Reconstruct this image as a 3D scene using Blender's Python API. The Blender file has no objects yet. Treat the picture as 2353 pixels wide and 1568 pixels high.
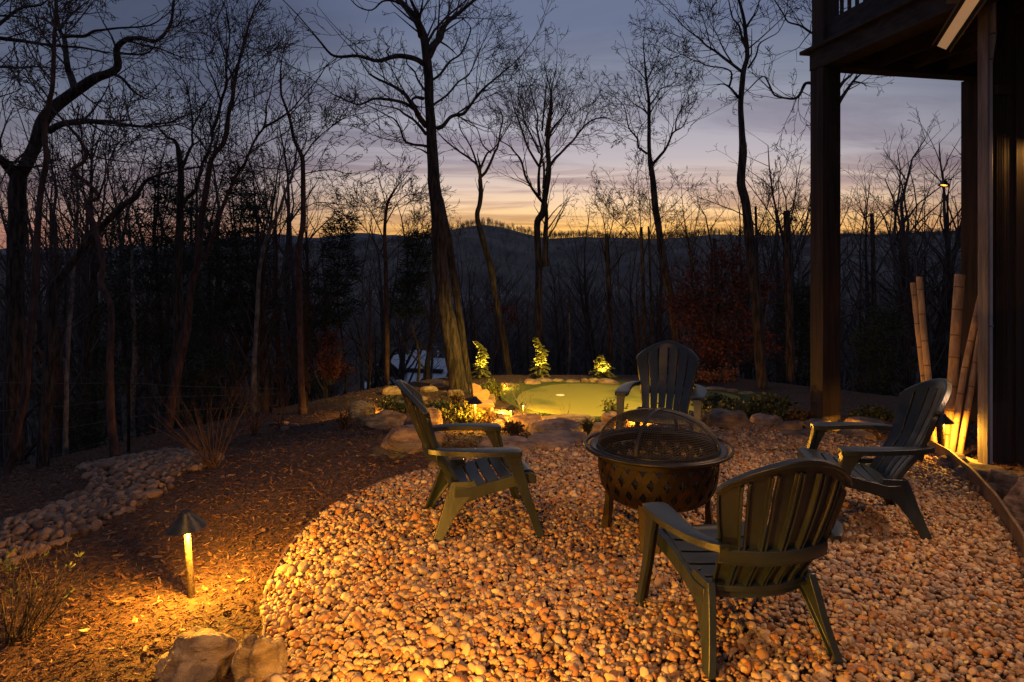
import bpy, math, random
import numpy as np
from mathutils import Vector, Matrix, noise as mn
random.seed(7); np.random.seed(7)
S = bpy.context.scene
COL = S.collection
# ------------------------------------------------------------------ camera, light, exposure
EYE = 1.72                       # eye height
F = 1568.0; CX = 1176.5; HY = 608.0   # photograph calibration (picture 2353 wide): focal, centre, horizon
cd = bpy.data.cameras.new('camera'); cam = bpy.data.objects.new('camera', cd); COL.objects.link(cam)
cam.location = (0, 0, EYE); cam.rotation_euler = (math.pi/2, 0, 0)
cd.lens = 24.0; cd.sensor_width = 36.0; cd.shift_y = -0.0746; cd.clip_end = 9000; cd.clip_start = .05
S.camera = cam
S.view_settings.view_transform = 'Standard'; S.view_settings.look = 'None'
S.view_settings.exposure = 0; S.view_settings.gamma = 1; S.view_settings.use_curve_mapping = False
S.cycles.max_bounces = 6; S.cycles.transparent_max_bounces = 12
S.cycles.sample_clamp_indirect = 3.0

wd = bpy.data.worlds.new('World'); S.world = wd; wd.use_nodes = True
nt = wd.node_tree; nt.nodes.clear()
def nd(t, **k):
    n = nt.nodes.new(t)
    for a, b in k.items(): setattr(n, a, b)
    return n
def ramp(node, stops):
    cr = node.color_ramp
    while len(cr.elements) > 1: cr.elements.remove(cr.elements[0])
    cr.elements[0].position = stops[0][0]; cr.elements[0].color = (*stops[0][1], 1)
    for p, c in stops[1:]:
        e = cr.elements.new(p); e.color = (*c, 1)
L = nt.links.new
tc = nd('ShaderNodeTexCoord'); nrm = nd('ShaderNodeVectorMath', operation='NORMALIZE'); L(tc.outputs['Generated'], nrm.inputs[0])
sp = nd('ShaderNodeSeparateXYZ'); L(nrm.outputs[0], sp.inputs[0])
# elevation ramp on the sunset side and on the far side, mixed by the bearing from the sunset
def mathn(op, a, b=None, c=None, clamp=False):
    n = nd('ShaderNodeMath', operation=op); n.use_clamp = clamp
    for i, v in enumerate((a, b, c)):
        if v is None: continue
        if isinstance(v, (int, float)): n.inputs[i].default_value = v
        else: L(v, n.inputs[i])
    return n.outputs[0]
EL = mathn('MULTIPLY', sp.outputs['Z'], 2.0)           # 0..0.5 of sine -> 0..1
warm = nd('ShaderNodeValToRGB'); ramp(warm, [
  (0.0, (.95,.38,.07)), (.075,(1.05,.53,.11)), (.112,(1.02,.57,.18)), (.15,(.98,.63,.31)), (.1755,(.93,.64,.40)), (.22,(.76,.58,.47)),
  (.30,(.50,.45,.48)), (.386,(.40,.385,.45)), (.50,(.245,.27,.345)), (.66,(.137,.167,.265)), (1.0,(.13,.155,.24))])
cool = nd('ShaderNodeValToRGB'); ramp(cool, [
  (0.0, (.34,.14,.10)), (.085,(.42,.205,.15)), (.13,(.37,.23,.19)), (.20,(.28,.22,.235)), (.30,(.20,.195,.245)),
  (.42,(.125,.142,.205)), (.55,(.080,.100,.160)), (.72,(.062,.080,.14)), (1.0,(.115,.138,.215))])
east = nd('ShaderNodeValToRGB'); ramp(east, [(0.0,(.055,.055,.08)), (.2,(.055,.062,.10)), (.6,(.075,.088,.145)), (1.0,(.11,.13,.205))])
L(EL, warm.inputs[0]); L(EL, cool.inputs[0]); L(EL, east.inputs[0])
hx = mathn('MULTIPLY', sp.outputs['X'], .13); hy = mathn('MULTIPLY', sp.outputs['Y'], .9915)
dt = mathn('ADD', hx, hy)
hl = mathn('SQRT', mathn('ADD', mathn('MULTIPLY', sp.outputs['X'], sp.outputs['X']), mathn('MULTIPLY', sp.outputs['Y'], sp.outputs['Y'])))
dt = mathn('DIVIDE', dt, mathn('MAXIMUM', hl, .001))
az = nd('ShaderNodeMapRange'); az.interpolation_type = 'SMOOTHSTEP'
az.inputs[1].default_value = .84; az.inputs[2].default_value = 1.0; L(dt, az.inputs[0])
mx = nd('ShaderNodeMix', data_type='RGBA'); L(az.outputs[0], mx.inputs[0]); L(cool.outputs[0], mx.inputs[6]); L(warm.outputs[0], mx.inputs[7])
az2 = nd('ShaderNodeMapRange'); az2.interpolation_type = 'SMOOTHSTEP'; az2.inputs[1].default_value = -.35; az2.inputs[2].default_value = .55; L(dt, az2.inputs[0])
mx2 = nd('ShaderNodeMix', data_type='RGBA'); L(az2.outputs[0], mx2.inputs[0]); L(east.outputs[0], mx2.inputs[6]); L(mx.outputs[2], mx2.inputs[7]); mx = mx2
# thin streaky cloud, laid on a flat layer overhead
zc = mathn('ADD', mathn('MAXIMUM', sp.outputs['Z'], 0.0), .07)
cv = nd('ShaderNodeCombineXYZ'); L(mathn('DIVIDE', sp.outputs['X'], zc), cv.inputs[0]); L(mathn('DIVIDE', sp.outputs['Y'], zc), cv.inputs[1])
mp = nd('ShaderNodeMapping'); mp.inputs['Scale'].default_value = (.42, 1.15, 1); mp.inputs['Rotation'].default_value = (0,0,.10); L(cv.outputs[0], mp.inputs[0])
nz = nd('ShaderNodeTexNoise'); nz.inputs['Scale'].default_value = 1.15; nz.inputs['Detail'].default_value = 7; nz.inputs['Roughness'].default_value = .58; nz.inputs['Distortion'].default_value = .9
L(mp.outputs[0], nz.inputs['Vector'])
cl = nd('ShaderNodeMapRange'); cl.interpolation_type = 'SMOOTHSTEP'; cl.inputs[1].default_value = .42; cl.inputs[2].default_value = .64; L(nz.outputs[0], cl.inputs[0])
fade = nd('ShaderNodeMapRange'); fade.inputs[1].default_value = .40; fade.inputs[2].default_value = .12; fade.inputs[3].default_value = .22; fade.inputs[4].default_value = 1.0; L(sp.outputs['Z'], fade.inputs[0])
cf = mathn('MULTIPLY', mathn('MULTIPLY', cl.outputs[0], fade.outputs[0]), .84)
cm = nd('ShaderNodeMix', data_type='RGBA', blend_type='MULTIPLY'); L(cf, cm.inputs[0]); L(mx.outputs[2], cm.inputs[6]); cm.inputs[7].default_value = (.52,.47,.56,1)
bg = nd('ShaderNodeBackground'); bg.inputs[1].default_value = 1.06; L(cm.outputs[2], bg.inputs[0])
sky = nd('ShaderNodeTexSky', sky_type='NISHITA'); sky.sun_disc = False; sky.sun_elevation = math.radians(0.5); sky.sun_rotation = math.radians(7.5)
bg2 = nd('ShaderNodeBackground'); bg2.inputs[1].default_value = .004; L(sky.outputs[0], bg2.inputs[0])
ad = nd('ShaderNodeAddShader'); L(bg.outputs[0], ad.inputs[0]); L(bg2.outputs[0], ad.inputs[1])
wo = nd('ShaderNodeOutputWorld'); L(ad.outputs[0], wo.inputs[0])
# last glow of the sun, just down behind the ridge
sl = bpy.data.lights.new('sun', 'SUN'); sl.energy = .05; sl.angle = math.radians(14); sl.color = (1,.62,.38)
so = bpy.data.objects.new('sun', sl); COL.objects.link(so)
so.rotation_euler = (math.radians(86), 0, math.radians(180-7.5))

# ------------------------------------------------------------------ helpers
def W(px, py, Y): return Vector(((px-CX)/F*Y, Y, EYE-(py-HY)/F*Y))
def sstep(a, b, x):
    t = min(1, max(0, (x-a)/(b-a))); return t*t*(3-2*t)
def edge_y(x): return 14.4 + min(0, (x+1))*.6 - max(0, x-4.2)*.9
def interp(x, xs, ys): return float(np.interp(x, xs, ys))
FALL_X = [0, 1, 3, 8, 20, 50, 90, 150, 260]; FALL_Z = [0, -.25, -1.2, -3.6, -8, -14, -18, -20.5, -22]
def ground(x, y, rough=True):
    t = y - 6.55 - (.75 if x > 1.9 else .75*sstep(1.2, 1.9, x))
    z = -min(.6, .175*max(0, t))
    z -= .055*max(0, -x-1.0)**1.4 if x > -14 else .055*13**1.4
    e = max(8.5, edge_y(x)) if x > -14 else 8.5
    z += interp(y-e, FALL_X, FALL_Z) if y > e else 0
    if rough:
        z += .035*mn.noise(Vector((x*.9, y*.9, 0)))*min(1, max(0, (-x-.2))/1.5)*(1 if y < e else 0)
        if y > e: z += min(1.0, (y-e)*.05)*mn.noise(Vector((x*.1, y*.1, 3)))
    return z
def gp(px, py):
    """where the ray through a picture point meets the ground"""
    Y = .5; dY = .02
    while Y < 60:
        p = W(px, py, Y)
        if p.z <= ground(p.x, p.y): return Vector((p.x, p.y, ground(p.x, p.y)))
        Y += dY
    return W(px, py, 12)
def link(o, parent=None):
    COL.objects.link(o)
    if parent is not None: o.parent = parent
    return o
def meta(o, label=None, cat=None, group=None, kind=None):
    if label: o['label'] = label
    if cat: o['category'] = cat
    if group: o['group'] = group
    if kind: o['kind'] = kind
    return o
def empty(name, loc, rz=0, label=None, cat=None, group=None):
    o = bpy.data.objects.new(name, None); o.empty_display_size = .1; o.location = loc; o.rotation_euler = (0,0,rz)
    link(o); return meta(o, label, cat, group)
class MB:
    def __init__(s): s.v = []; s.f = []
    def add(s, vs, fs):
        b = len(s.v); s.v.extend([tuple(v) for v in vs]); s.f.extend([tuple(i+b for i in f) for f in fs]); return s
    def box(s, c, d, m=None):
        x, y, z = d[0]/2, d[1]/2, d[2]/2
        vs = [Vector((a*x, b*y, e*z)) for a in (-1,1) for b in (-1,1) for e in (-1,1)]
        if m is not None: vs = [m @ v for v in vs]
        vs = [v+Vector(c) for v in vs]
        return s.add(vs, [(0,1,3,2),(4,6,7,5),(0,4,5,1),(2,3,7,6),(0,2,6,4),(1,5,7,3)])
    def loft(s, rings, cap=True, close=False):
        n = len(rings[0]); b = len(s.v); m = len(rings)
        for r in rings: s.v.extend([tuple(p) for p in r])
        for i in range(m if close else m-1):
            j = (i+1) % m
            for k in range(n):
                l = (k+1) % n; s.f.append((b+i*n+k, b+i*n+l, b+j*n+l, b+j*n+k))
        if cap and not close:
            s.f.append(tuple(b+k for k in range(n))[::-1]); s.f.append(tuple(b+(m-1)*n+k for k in range(n)))
        return s
    def tube(s, path, rad, k=8, cap=True, close=False, jit=0):
        path = [Vector(p) for p in path]; n = len(path); rings = []; up = None
        for i, p in enumerate(path):
            if close: t = path[(i+1)%n]-path[i-1]
            else: t = path[min(n-1,i+1)]-path[max(0,i-1)]
            t.normalize()
            if up is None: up = t.orthogonal().normalized() if abs(t.z) > .9 else Vector((0,0,1))
            a = t.cross(up).normalized(); u = a.cross(t).normalized(); up = u
            r = rad[i] if hasattr(rad, '__len__') else rad
            ring = []
            for q in range(k):
                w = 2*math.pi*q/k; rr = r
                if jit: rr *= 1+jit*mn.noise(Vector((math.cos(w)*1.3+p.x*3, math.sin(w)*1.3+p.y*3, p.z*2.2)))
                ring.append(p + a*math.cos(w)*rr + u*math.sin(w)*rr)
            rings.append(ring)
        return s.loft(rings, cap, close)
    def lathe(s, prof, n=32, c=(0,0,0)):
        b = len(s.v); m = len(prof)
        for r, z in prof:
            for k in range(n):
                w = 2*math.pi*k/n; s.v.append((c[0]+r*math.cos(w), c[1]+r*math.sin(w), c[2]+z))
        for i in range(m-1):
            for k in range(n):
                l = (k+1) % n; s.f.append((b+i*n+k, b+i*n+l, b+(i+1)*n+l, b+(i+1)*n+k))
        return s
    def grid(s, P, Q):
        """closed solid between two n x m point grids"""
        n = len(P); m = len(P[0]); b = len(s.v)
        for G in (P, Q):
            for r in G: s.v.extend([tuple(p) for p in r])
        o = n*m
        ix = lambda i, j, q: b+q*o+i*m+j
        for i in range(n-1):
            for j in range(m-1):
                s.f.append((ix(i,j,0), ix(i,j+1,0), ix(i+1,j+1,0), ix(i+1,j,0)))
                s.f.append((ix(i,j,1), ix(i+1,j,1), ix(i+1,j+1,1), ix(i,j+1,1)))
        for i in range(n-1):
            for j in (0, m-1):
                q = (ix(i,j,0), ix(i+1,j,0), ix(i+1,j,1), ix(i,j,1)); s.f.append(q if j == 0 else q[::-1])
        for j in range(m-1):
            for i in (0, n-1):
                q = (ix(i,j,0), ix(i,j,1), ix(i,j+1,1), ix(i,j+1,0)); s.f.append(q if i == 0 else q[::-1])
        return s
    def mesh(s, name, mat=None, smooth=40):
        me = bpy.data.meshes.new(name); me.from_pydata(s.v, [], s.f); me.update()
        if mat: me.materials.append(mat)
        if smooth:
            me.polygons.foreach_set('use_smooth', [True]*len(me.polygons)); me.set_sharp_from_angle(angle=math.radians(smooth))
        return me
    def obj(s, name, mat=None, parent=None, smooth=40, bevel=0, fix=False, **k):
        me = s.mesh(name, mat, smooth)
        if fix:
            import bmesh
            bm = bmesh.new(); bm.from_mesh(me); bmesh.ops.recalc_face_normals(bm, faces=bm.faces); bm.to_mesh(me); bm.free()
        o = bpy.data.objects.new(name, me); link(o, parent)
        if bevel:
            md = o.modifiers.new('bevel', 'BEVEL'); md.width = bevel; md.segments = 2; md.limit_method = 'ANGLE'; md.angle_limit = math.radians(38)
        return meta(o, **k)
def fast_mesh(name, V, Fc, k, mat=None, smooth=True):
    """V (n,3), Fc (m,k) numpy arrays"""
    me = bpy.data.meshes.new(name); me.vertices.add(len(V)); me.vertices.foreach_set('co', np.asarray(V, np.float32).ravel())
    me.loops.add(len(Fc)*k); me.loops.foreach_set('vertex_index', np.asarray(Fc, np.int32).ravel())
    me.polygons.add(len(Fc)); me.polygons.foreach_set('loop_start', np.arange(0, len(Fc)*k, k, dtype=np.int32))
    me.polygons.foreach_set('use_smooth', np.full(len(Fc), smooth)); me.update(calc_edges=True)
    if mat: me.materials.append(mat)
    return me
def seg_mesh(name, segs, mat, k=3):
    """prisms for many branch segments: rows (x0,y0,z0,x1,y1,z1,r0,r1)"""
    A = np.array(segs, dtype=np.float64).reshape(-1, 8); p0 = A[:, :3]; p1 = A[:, 3:6]; r0 = A[:, 6]; r1 = A[:, 7]
    d = p1-p0; ln = np.linalg.norm(d, axis=1, keepdims=True); d /= np.maximum(ln, 1e-9)
    ref = np.tile(np.array([.12, .31, .94]), (len(A), 1)); bad = np.abs((d*ref).sum(1)) > .97; ref[bad] = (1, 0, 0)
    a = np.cross(d, ref); a /= np.linalg.norm(a, axis=1, keepdims=True); b = np.cross(a, d)
    V = np.zeros((len(A), 2, k, 3))
    for q in range(k):
        w = 2*math.pi*q/k; o = a*math.cos(w)+b*math.sin(w)
        V[:, 0, q] = p0+o*r0[:, None]; V[:, 1, q] = p1+o*r1[:, None]
    base = (np.arange(len(A))*2*k)[:, None]
    Fs = []
    for q in range(k):
        l = (q+1) % k; Fs.append(base+np.array([[q, l, k+l, k+q]]))
    Fc = np.concatenate(Fs, axis=0)
    return fast_mesh(name, V.reshape(-1, 3), Fc, 4, mat)
def new_obj(name, me, parent=None, **k):
    o = bpy.data.objects.new(name, me); link(o, parent); return meta(o, **k)
def dup(root, loc=None, rz=None, label=None, group=None, scale=None):
    r = root.copy(); COL.objects.link(r)
    if loc is not None: r.location = loc
    if rz is not None: r.rotation_euler = (r.rotation_euler[0], r.rotation_euler[1], rz)
    if scale is not None: r.scale = (scale,)*3 if isinstance(scale, (int, float)) else scale
    if label: r['label'] = label
    if group: r['group'] = group
    for ch in root.children:
        c = ch.copy(); COL.objects.link(c); c.parent = r
        for g in ch.children:
            e = g.copy(); COL.objects.link(e); e.parent = c
    return r

# ------------------------------------------------------------------ materials
def mat(name, c1, c2=None, rough=.8, scale=6, bump=0, bscale=None, metal=0, stretch=(1,1,1), rand=0, detail=6, spec=.5, contrast=(.38,.62), c3=None, c3s=1.5, c3r=(.55,.7), trans=0, palette=None, bdist=.02):
    m = bpy.data.materials.new(name); m.use_nodes = True; t = m.node_tree; N = t.nodes; K = t.links.new
    p = N['Principled BSDF']; p.inputs['Roughness'].default_value = rough; p.inputs['Metallic'].default_value = metal
    p.inputs['Specular IOR Level'].default_value = spec
    co = N.new('ShaderNodeTexCoord'); mp = N.new('ShaderNodeMapping'); K(co.outputs['Object'], mp.inputs[0]); mp.inputs['Scale'].default_value = stretch
    n1 = N.new('ShaderNodeTexNoise'); n1.inputs['Scale'].default_value = scale; n1.inputs['Detail'].default_value = detail; n1.inputs['Roughness'].default_value = .62; K(mp.outputs[0], n1.inputs['Vector'])
    oi = N.new('ShaderNodeObjectInfo')
    if rand or palette:
        av = N.new('ShaderNodeVectorMath'); av.operation = 'ADD'; cm_ = N.new('ShaderNodeCombineXYZ')
        mu = N.new('ShaderNodeMath'); mu.operation = 'MULTIPLY'; mu.inputs[1].default_value = 37.0; K(oi.outputs['Random'], mu.inputs[0]); K(mu.outputs[0], cm_.inputs[0]); K(mu.outputs[0], cm_.inputs[1])
        K(mp.outputs[0], av.inputs[0]); K(cm_.outputs[0], av.inputs[1]); K(av.outputs[0], n1.inputs['Vector'])
    r = N.new('ShaderNodeValToRGB'); K(n1.outputs[0], r.inputs[0])
    r.color_ramp.elements[0].position = contrast[0]; r.color_ramp.elements[1].position = contrast[1]
    r.color_ramp.elements[0].color = (*c1, 1); r.color_ramp.elements[1].color = (*(c2 or c1), 1)
    out = r.outputs[0]
    if palette:
        pr = N.new('ShaderNodeValToRGB'); pr.color_ramp.interpolation = 'CONSTANT'; cr = pr.color_ramp
        n = len(palette); cr.elements[0].position = 0; cr.elements[0].color = (*palette[0], 1); cr.elements[1].position = 1/n; cr.elements[1].color = (*palette[1], 1)
        for i in range(2, n): e = cr.elements.new(i/n); e.color = (*palette[i], 1)
        K(oi.outputs['Random'], pr.inputs[0])
        mm = N.new('ShaderNodeMix'); mm.data_type = 'RGBA'; mm.blend_type = 'MULTIPLY'; mm.inputs[0].default_value = 1
        K(pr.outputs[0], mm.inputs[6]); K(out, mm.inputs[7]); out = mm.outputs[2]
    if c3:
        n3 = N.new('ShaderNodeTexNoise'); n3.inputs['Scale'].default_value = c3s; n3.inputs['Detail'].default_value = 5; K(mp.outputs[0], n3.inputs['Vector'])
        mr = N.new('ShaderNodeMapRange'); mr.inputs[1].default_value = c3r[0]; mr.inputs[2].default_value = c3r[1]; K(n3.outputs[0], mr.inputs[0])
        m3 = N.new('ShaderNodeMix'); m3.data_type = 'RGBA'; K(mr.outputs[0], m3.inputs[0]); K(out, m3.inputs[6]); m3.inputs[7].default_value = (*c3, 1); out = m3.outputs[2]
    if rand:
        hs = N.new('ShaderNodeHueSaturation'); ra = N.new('ShaderNodeMapRange'); ra.inputs[3].default_value = 1-rand; ra.inputs[4].default_value = 1+rand
        mf = N.new('ShaderNodeMath'); mf.operation = 'FRACT'; mg = N.new('ShaderNodeMath'); mg.operation = 'MULTIPLY'; mg.inputs[1].default_value = 7.31
        K(oi.outputs['Random'], mg.inputs[0]); K(mg.outputs[0], mf.inputs[0]); K(mf.outputs[0], ra.inputs[0]); K(ra.outputs[0], hs.inputs['Value']); K(out, hs.inputs['Color']); out = hs.outputs[0]
    K(out, p.inputs['Base Color'])
    if bump:
        n2 = N.new('ShaderNodeTexNoise'); n2.inputs['Scale'].default_value = bscale or scale*3; n2.inputs['Detail'].default_value = 8; n2.inputs['Roughness'].default_value = .65; K(mp.outputs[0], n2.inputs['Vector'])
        b = N.new('ShaderNodeBump'); b.inputs['Strength'].default_value = bump; b.inputs['Distance'].default_value = bdist; K(n2.outputs[0], b.inputs['Height']); K(b.outputs[0], p.inputs['Normal'])
    return m
def emat(name, col, s):
    m = bpy.data.materials.new(name); m.use_nodes = True; p = m.node_tree.nodes['Principled BSDF']
    p.inputs['Base Color'].default_value = (*col, 1); p.inputs['Emission Color'].default_value = (*col, 1); p.inputs['Emission Strength'].default_value = s; return m
M = {}
M['bark'] = mat('bark', (.018,.013,.011), (.105,.075,.058), .95, 24, 1.0, 30, stretch=(1,1,.16), rand=.18, bdist=.05, contrast=(.42,.6))
M['redbark'] = mat('reddish_bark', (.035,.017,.014), (.11,.058,.045), .95, 16, .7, 16, stretch=(1,1,.3), bdist=.02)
M['palebark'] = mat('pale_bark', (.06,.05,.045), (.21,.18,.155), .95, 12, .6, 14, stretch=(1,1,.5), rand=.2)
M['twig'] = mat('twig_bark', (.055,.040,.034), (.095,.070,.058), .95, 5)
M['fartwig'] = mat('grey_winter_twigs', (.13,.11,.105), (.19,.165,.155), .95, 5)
M['mulch'] = mat('mulch_and_leaf_litter', (.028,.013,.008), (.15,.072,.038), .95, 26, 1.0, 34, detail=9, c3=(.03,.018,.012), c3s=1.1, bdist=.05)
M['pebble'] = mat('river_pebble', (.56,.52,.47), (.88,.86,.82), .62, 26, .25, 60, palette=[(.54,.37,.22),(.36,.21,.11),(.47,.33,.21),(.34,.16,.07),(.62,.50,.36),(.27,.19,.14),(.45,.25,.12),(.50,.39,.28),(.24,.12,.06),(.41,.28,.19),(.58,.41,.24),(.29,.23,.20),(.43,.20,.075),(.49,.34,.22)], rand=.12, bdist=.004, c3=(.22,.12,.07), c3s=30, c3r=(.62,.82))
M['cobble'] = mat('creek_cobble', (.55,.52,.50), (1,1,1), .75, 9, .5, 30, palette=[(.28,.18,.12),(.16,.10,.068),(.32,.22,.155),(.12,.075,.052),(.20,.14,.105),(.33,.20,.125)], rand=.2, bdist=.008)
M['rock'] = mat('sandstone', (.17,.11,.065), (.48,.35,.20), .9, 7, 1.0, 11, stretch=(1,1,2.6), rand=.15, c3=(.13,.10,.085), c3s=2.3, c3r=(.5,.72), bdist=.06)
M['slab'] = mat('flagstone', (.14,.085,.058), (.38,.265,.195), .88, 5, 1.0, 8, stretch=(1,1,3), rand=.12, c3=(.15,.115,.10), c3s=1.6, c3r=(.5,.7), bdist=.055)
M['dkrock'] = mat('dark_fieldstone', (.07,.05,.04), (.22,.16,.125), .9, 6, .9, 14, stretch=(1,1,2.2), rand=.15, bdist=.03)
M['chip'] = mat('wood_chip', (.5,.5,.5), (1,1,1), .9, 30, 0, palette=[(.09,.035,.019),(.14,.06,.03),(.055,.024,.014),(.20,.095,.048),(.10,.042,.022),(.30,.18,.10),(.07,.028,.016),(.11,.046,.024),(.05,.022,.014)], rand=.15)
M['chair'] = mat('dark_green_resin', (.010,.015,.019), (.017,.024,.029), .34, 3, .35, 20, stretch=(1,6,1), spec=.5, bdist=.0035, c3=(.028,.032,.030), c3s=7, c3r=(.6,.85))
M['iron'] = mat('bronze_painted_steel', (.007,.004,.0035), (.018,.008,.0055), .5, 12, .15, 60, metal=.55, c3=(.04,.014,.008), c3s=9, c3r=(.55,.8))
M['blackiron'] = mat('black_steel', (.010,.009,.009), (.024,.021,.020), .4, 14, .1, 60, metal=.5)
M['lampcap'] = mat('black_powder_coat', (.015,.017,.02), (.03,.033,.036), .38, 40, .1, 150, metal=.3)
M['lampstem'] = mat('textured_bronze_stem', (.018,.013,.009), (.11,.08,.048), .5, 90, .7, 120, metal=.3, bdist=.004)
M['turf'] = mat('artificial_turf', (.18,.17,.038), (.27,.25,.06), .95, 120, .7, 260, bdist=.012, c3=(.10,.12,.03), c3s=1.2)
M['fringe'] = mat('longer_fringe_turf', (.035,.065,.014), (.085,.12,.026), .97, 80, 1, 160, bdist=.03)
M['seam'] = mat('turf_seam', (.035,.045,.012), (.06,.07,.02), .95, 60)
M['white'] = mat('white_plastic', (.75,.73,.68), (.8,.78,.74), .5, 10)
M['timber'] = mat('dark_stained_timber', (.016,.010,.008), (.048,.030,.023), .85, 4, .5, 14, stretch=(5,5,.35), bdist=.006)
M['timberh'] = mat('dark_stained_beam', (.017,.013,.012), (.046,.036,.032), .88, 5, .5, 16, stretch=(1,1,4), bdist=.006)
M['weathered'] = mat('weathered_cedar', (.10,.088,.082), (.32,.285,.265), .85, 3.0, .9, 10, stretch=(6,6,.5), contrast=(.3,.7), c3=(.03,.022,.018), c3s=1.3, c3r=(.58,.68), bdist=.008)
M['warmwood'] = mat('cedar_wall', (.022,.012,.007), (.05,.028,.016), .7, 4, .3, 12, stretch=(5,5,.3))
M['lumber'] = mat('pale_lumber', (.42,.31,.17), (.58,.45,.27), .8, 5, .5, 18, stretch=(.5,5,5), c3=(.2,.13,.07), c3s=2.5, c3r=(.62,.75))
M['bamboo'] = mat('bamboo', (.36,.22,.11), (.56,.37,.20), .45, 6, .15, 30, stretch=(5,5,.5), rand=.15, c3=(.22,.12,.06), c3s=2.2, c3r=(.6,.75))
M['node'] = mat('bamboo_node', (.17,.10,.05), (.26,.16,.09), .6, 12)
M['edging'] = mat('brown_landscape_edging', (.085,.05,.04), (.125,.08,.066), .6, 8, .1, 30)
M['pipe'] = mat('grey_white_downspout', (.40,.42,.44), (.5,.52,.54), .45, 6)
M['tan'] = mat('tan_painted_metal', (.50,.36,.22), (.56,.42,.27), .6, 5)
M['greymetal'] = mat('grey_metal', (.22,.22,.22), (.3,.3,.3), .4, 7, metal=.4)
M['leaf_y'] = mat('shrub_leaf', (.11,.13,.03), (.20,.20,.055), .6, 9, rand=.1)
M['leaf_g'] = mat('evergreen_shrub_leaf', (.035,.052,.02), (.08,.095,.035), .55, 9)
M['leaf_b'] = mat('brownish_shrub_leaf', (.09,.05,.025), (.15,.10,.04), .8, 9)
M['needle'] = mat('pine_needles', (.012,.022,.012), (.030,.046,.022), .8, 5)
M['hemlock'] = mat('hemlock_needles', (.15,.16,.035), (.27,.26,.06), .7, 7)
M['redleaf'] = mat('withered_red_leaf', (.07,.018,.012), (.16,.045,.025), .85, 3)
M['orangeleaf'] = mat('withered_orange_leaf', (.17,.06,.02), (.27,.11,.04), .85, 5)
M['fern'] = mat('fern_frond', (.16,.11,.03), (.26,.20,.055), .8, 8)
M['grass'] = mat('grass_blade', (.06,.09,.02), (.12,.15,.035), .7, 8)
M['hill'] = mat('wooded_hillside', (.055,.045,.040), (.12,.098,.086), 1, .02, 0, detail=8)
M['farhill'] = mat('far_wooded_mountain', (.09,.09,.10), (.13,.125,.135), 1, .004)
M['metalroof'] = mat('standing_seam_roof', (.42,.44,.48), (.52,.54,.58), .35, 2, metal=.6)
M['housewall'] = mat('dark_log_wall', (.03,.022,.018), (.05,.04,.032), .9, 3)
M['stone'] = mat('chimney_stone', (.10,.09,.085), (.2,.18,.16), .9, 3)
M['wood_seat'] = mat('carved_blond_wood', (.42,.24,.11), (.60,.38,.19), .6, 4, .4, 14, stretch=(1,1,3), bdist=.01)
M['mat'] = mat('dark_rubber_mat', (.02,.024,.022), (.04,.044,.04), .6, 20)
M['wire'] = mat('fence_wire', (.12,.11,.10), (.2,.19,.17), .5, 5, metal=.5)
M['glow'] = emat('lit_lens', (1,.62,.22), 9)
M['dimglow'] = emat('dim_lens', (1,.55,.18), .9)
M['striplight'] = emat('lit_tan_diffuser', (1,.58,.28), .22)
M['deadleaf'] = mat('dry_dead_leaf', (.10,.05,.025), (.24,.14,.07), .85, 5, rand=.3)
M['mesh'] = mat('spark_screen_wire', (.012,.011,.011), (.02,.018,.018), .6, 10)
WARM = (1.0, .43, .035)
import bmesh
def ico(sub):
    bm = bmesh.new(); bmesh.ops.create_icosphere(bm, subdivisions=sub, radius=1)
    V = [v.co.copy() for v in bm.verts]; Fc = [tuple(v.index for v in f.verts) for f in bm.faces]; bm.free(); return V, Fc
ICO = {k: ico(k) for k in (1, 2, 3, 4, 5)}
def stone_mesh(name, sub, seed, m, dims=(1,1,1), facets=11, soft=.18, nz=.06, flat=0, smooth=50):
    """a stone: a rounded polyhedron cut by random planes, roughened by noise"""
    rd = random.Random(seed); V, Fc = ICO[sub]; pl = []
    for i in range(facets):
        n = Vector((rd.gauss(0,1), rd.gauss(0,1), rd.gauss(0,1))).normalized(); pl.append((n, rd.uniform(.66, .95)))
    if flat: pl.append((Vector((rd.uniform(-.12,.12), rd.uniform(-.12,.12), 1)).normalized(), flat))
    out = []; off = Vector((seed*3.1 % 50, seed*1.7 % 40, 0)); big_ = sub > 3
    for v in V:
        acc = 1.0
        for n, h in pl:
            d = n.dot(v)
            if d > .05:
                t = h/d; k = max(0.0, min(1.0, .5+.5*(acc-t)/soft)); acc = acc*(1-k)+t*k-soft*k*(1-k)
        acc += nz*(mn.noise(v*2.1+off)+.5*mn.noise(v*5+off)+(.3*mn.noise(v*12+off) if sub > 3 else 0))
        if big_:
            acc += .035*mn.noise(Vector((v.x*1.2, v.y*1.2, v.z*9))+off)+nz*.35*abs(mn.noise(v*8+off))+nz*.18*mn.noise(v*22+off)
        out.append((v.x*acc*dims[0], v.y*acc*dims[1], v.z*acc*dims[2]))
    me = bpy.data.meshes.new(name); me.from_pydata(out, [], Fc); me.materials.append(m)
    me.polygons.foreach_set('use_smooth', [True]*len(Fc))
    if smooth: me.set_sharp_from_angle(angle=math.radians(smooth))
    return me
def inpoly(x, y, P):
    x = np.asarray(x); y = np.asarray(y); c = np.zeros(x.shape, bool); n = len(P)
    for i in range(n):
        x0, y0 = P[i]; x1, y1 = P[i-1]
        with np.errstate(divide='ignore', invalid='ignore'):
            h = ((y0 > y) != (y1 > y)) & (x < (x1-x0)*(y-y0)/(y1-y0+1e-12)+x0)
        c ^= h
    return c
def flatpt(px, py, z=0.0):
    Y = F*(EYE-z)/(py-HY); return ((px-CX)/F*Y, Y)
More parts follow.
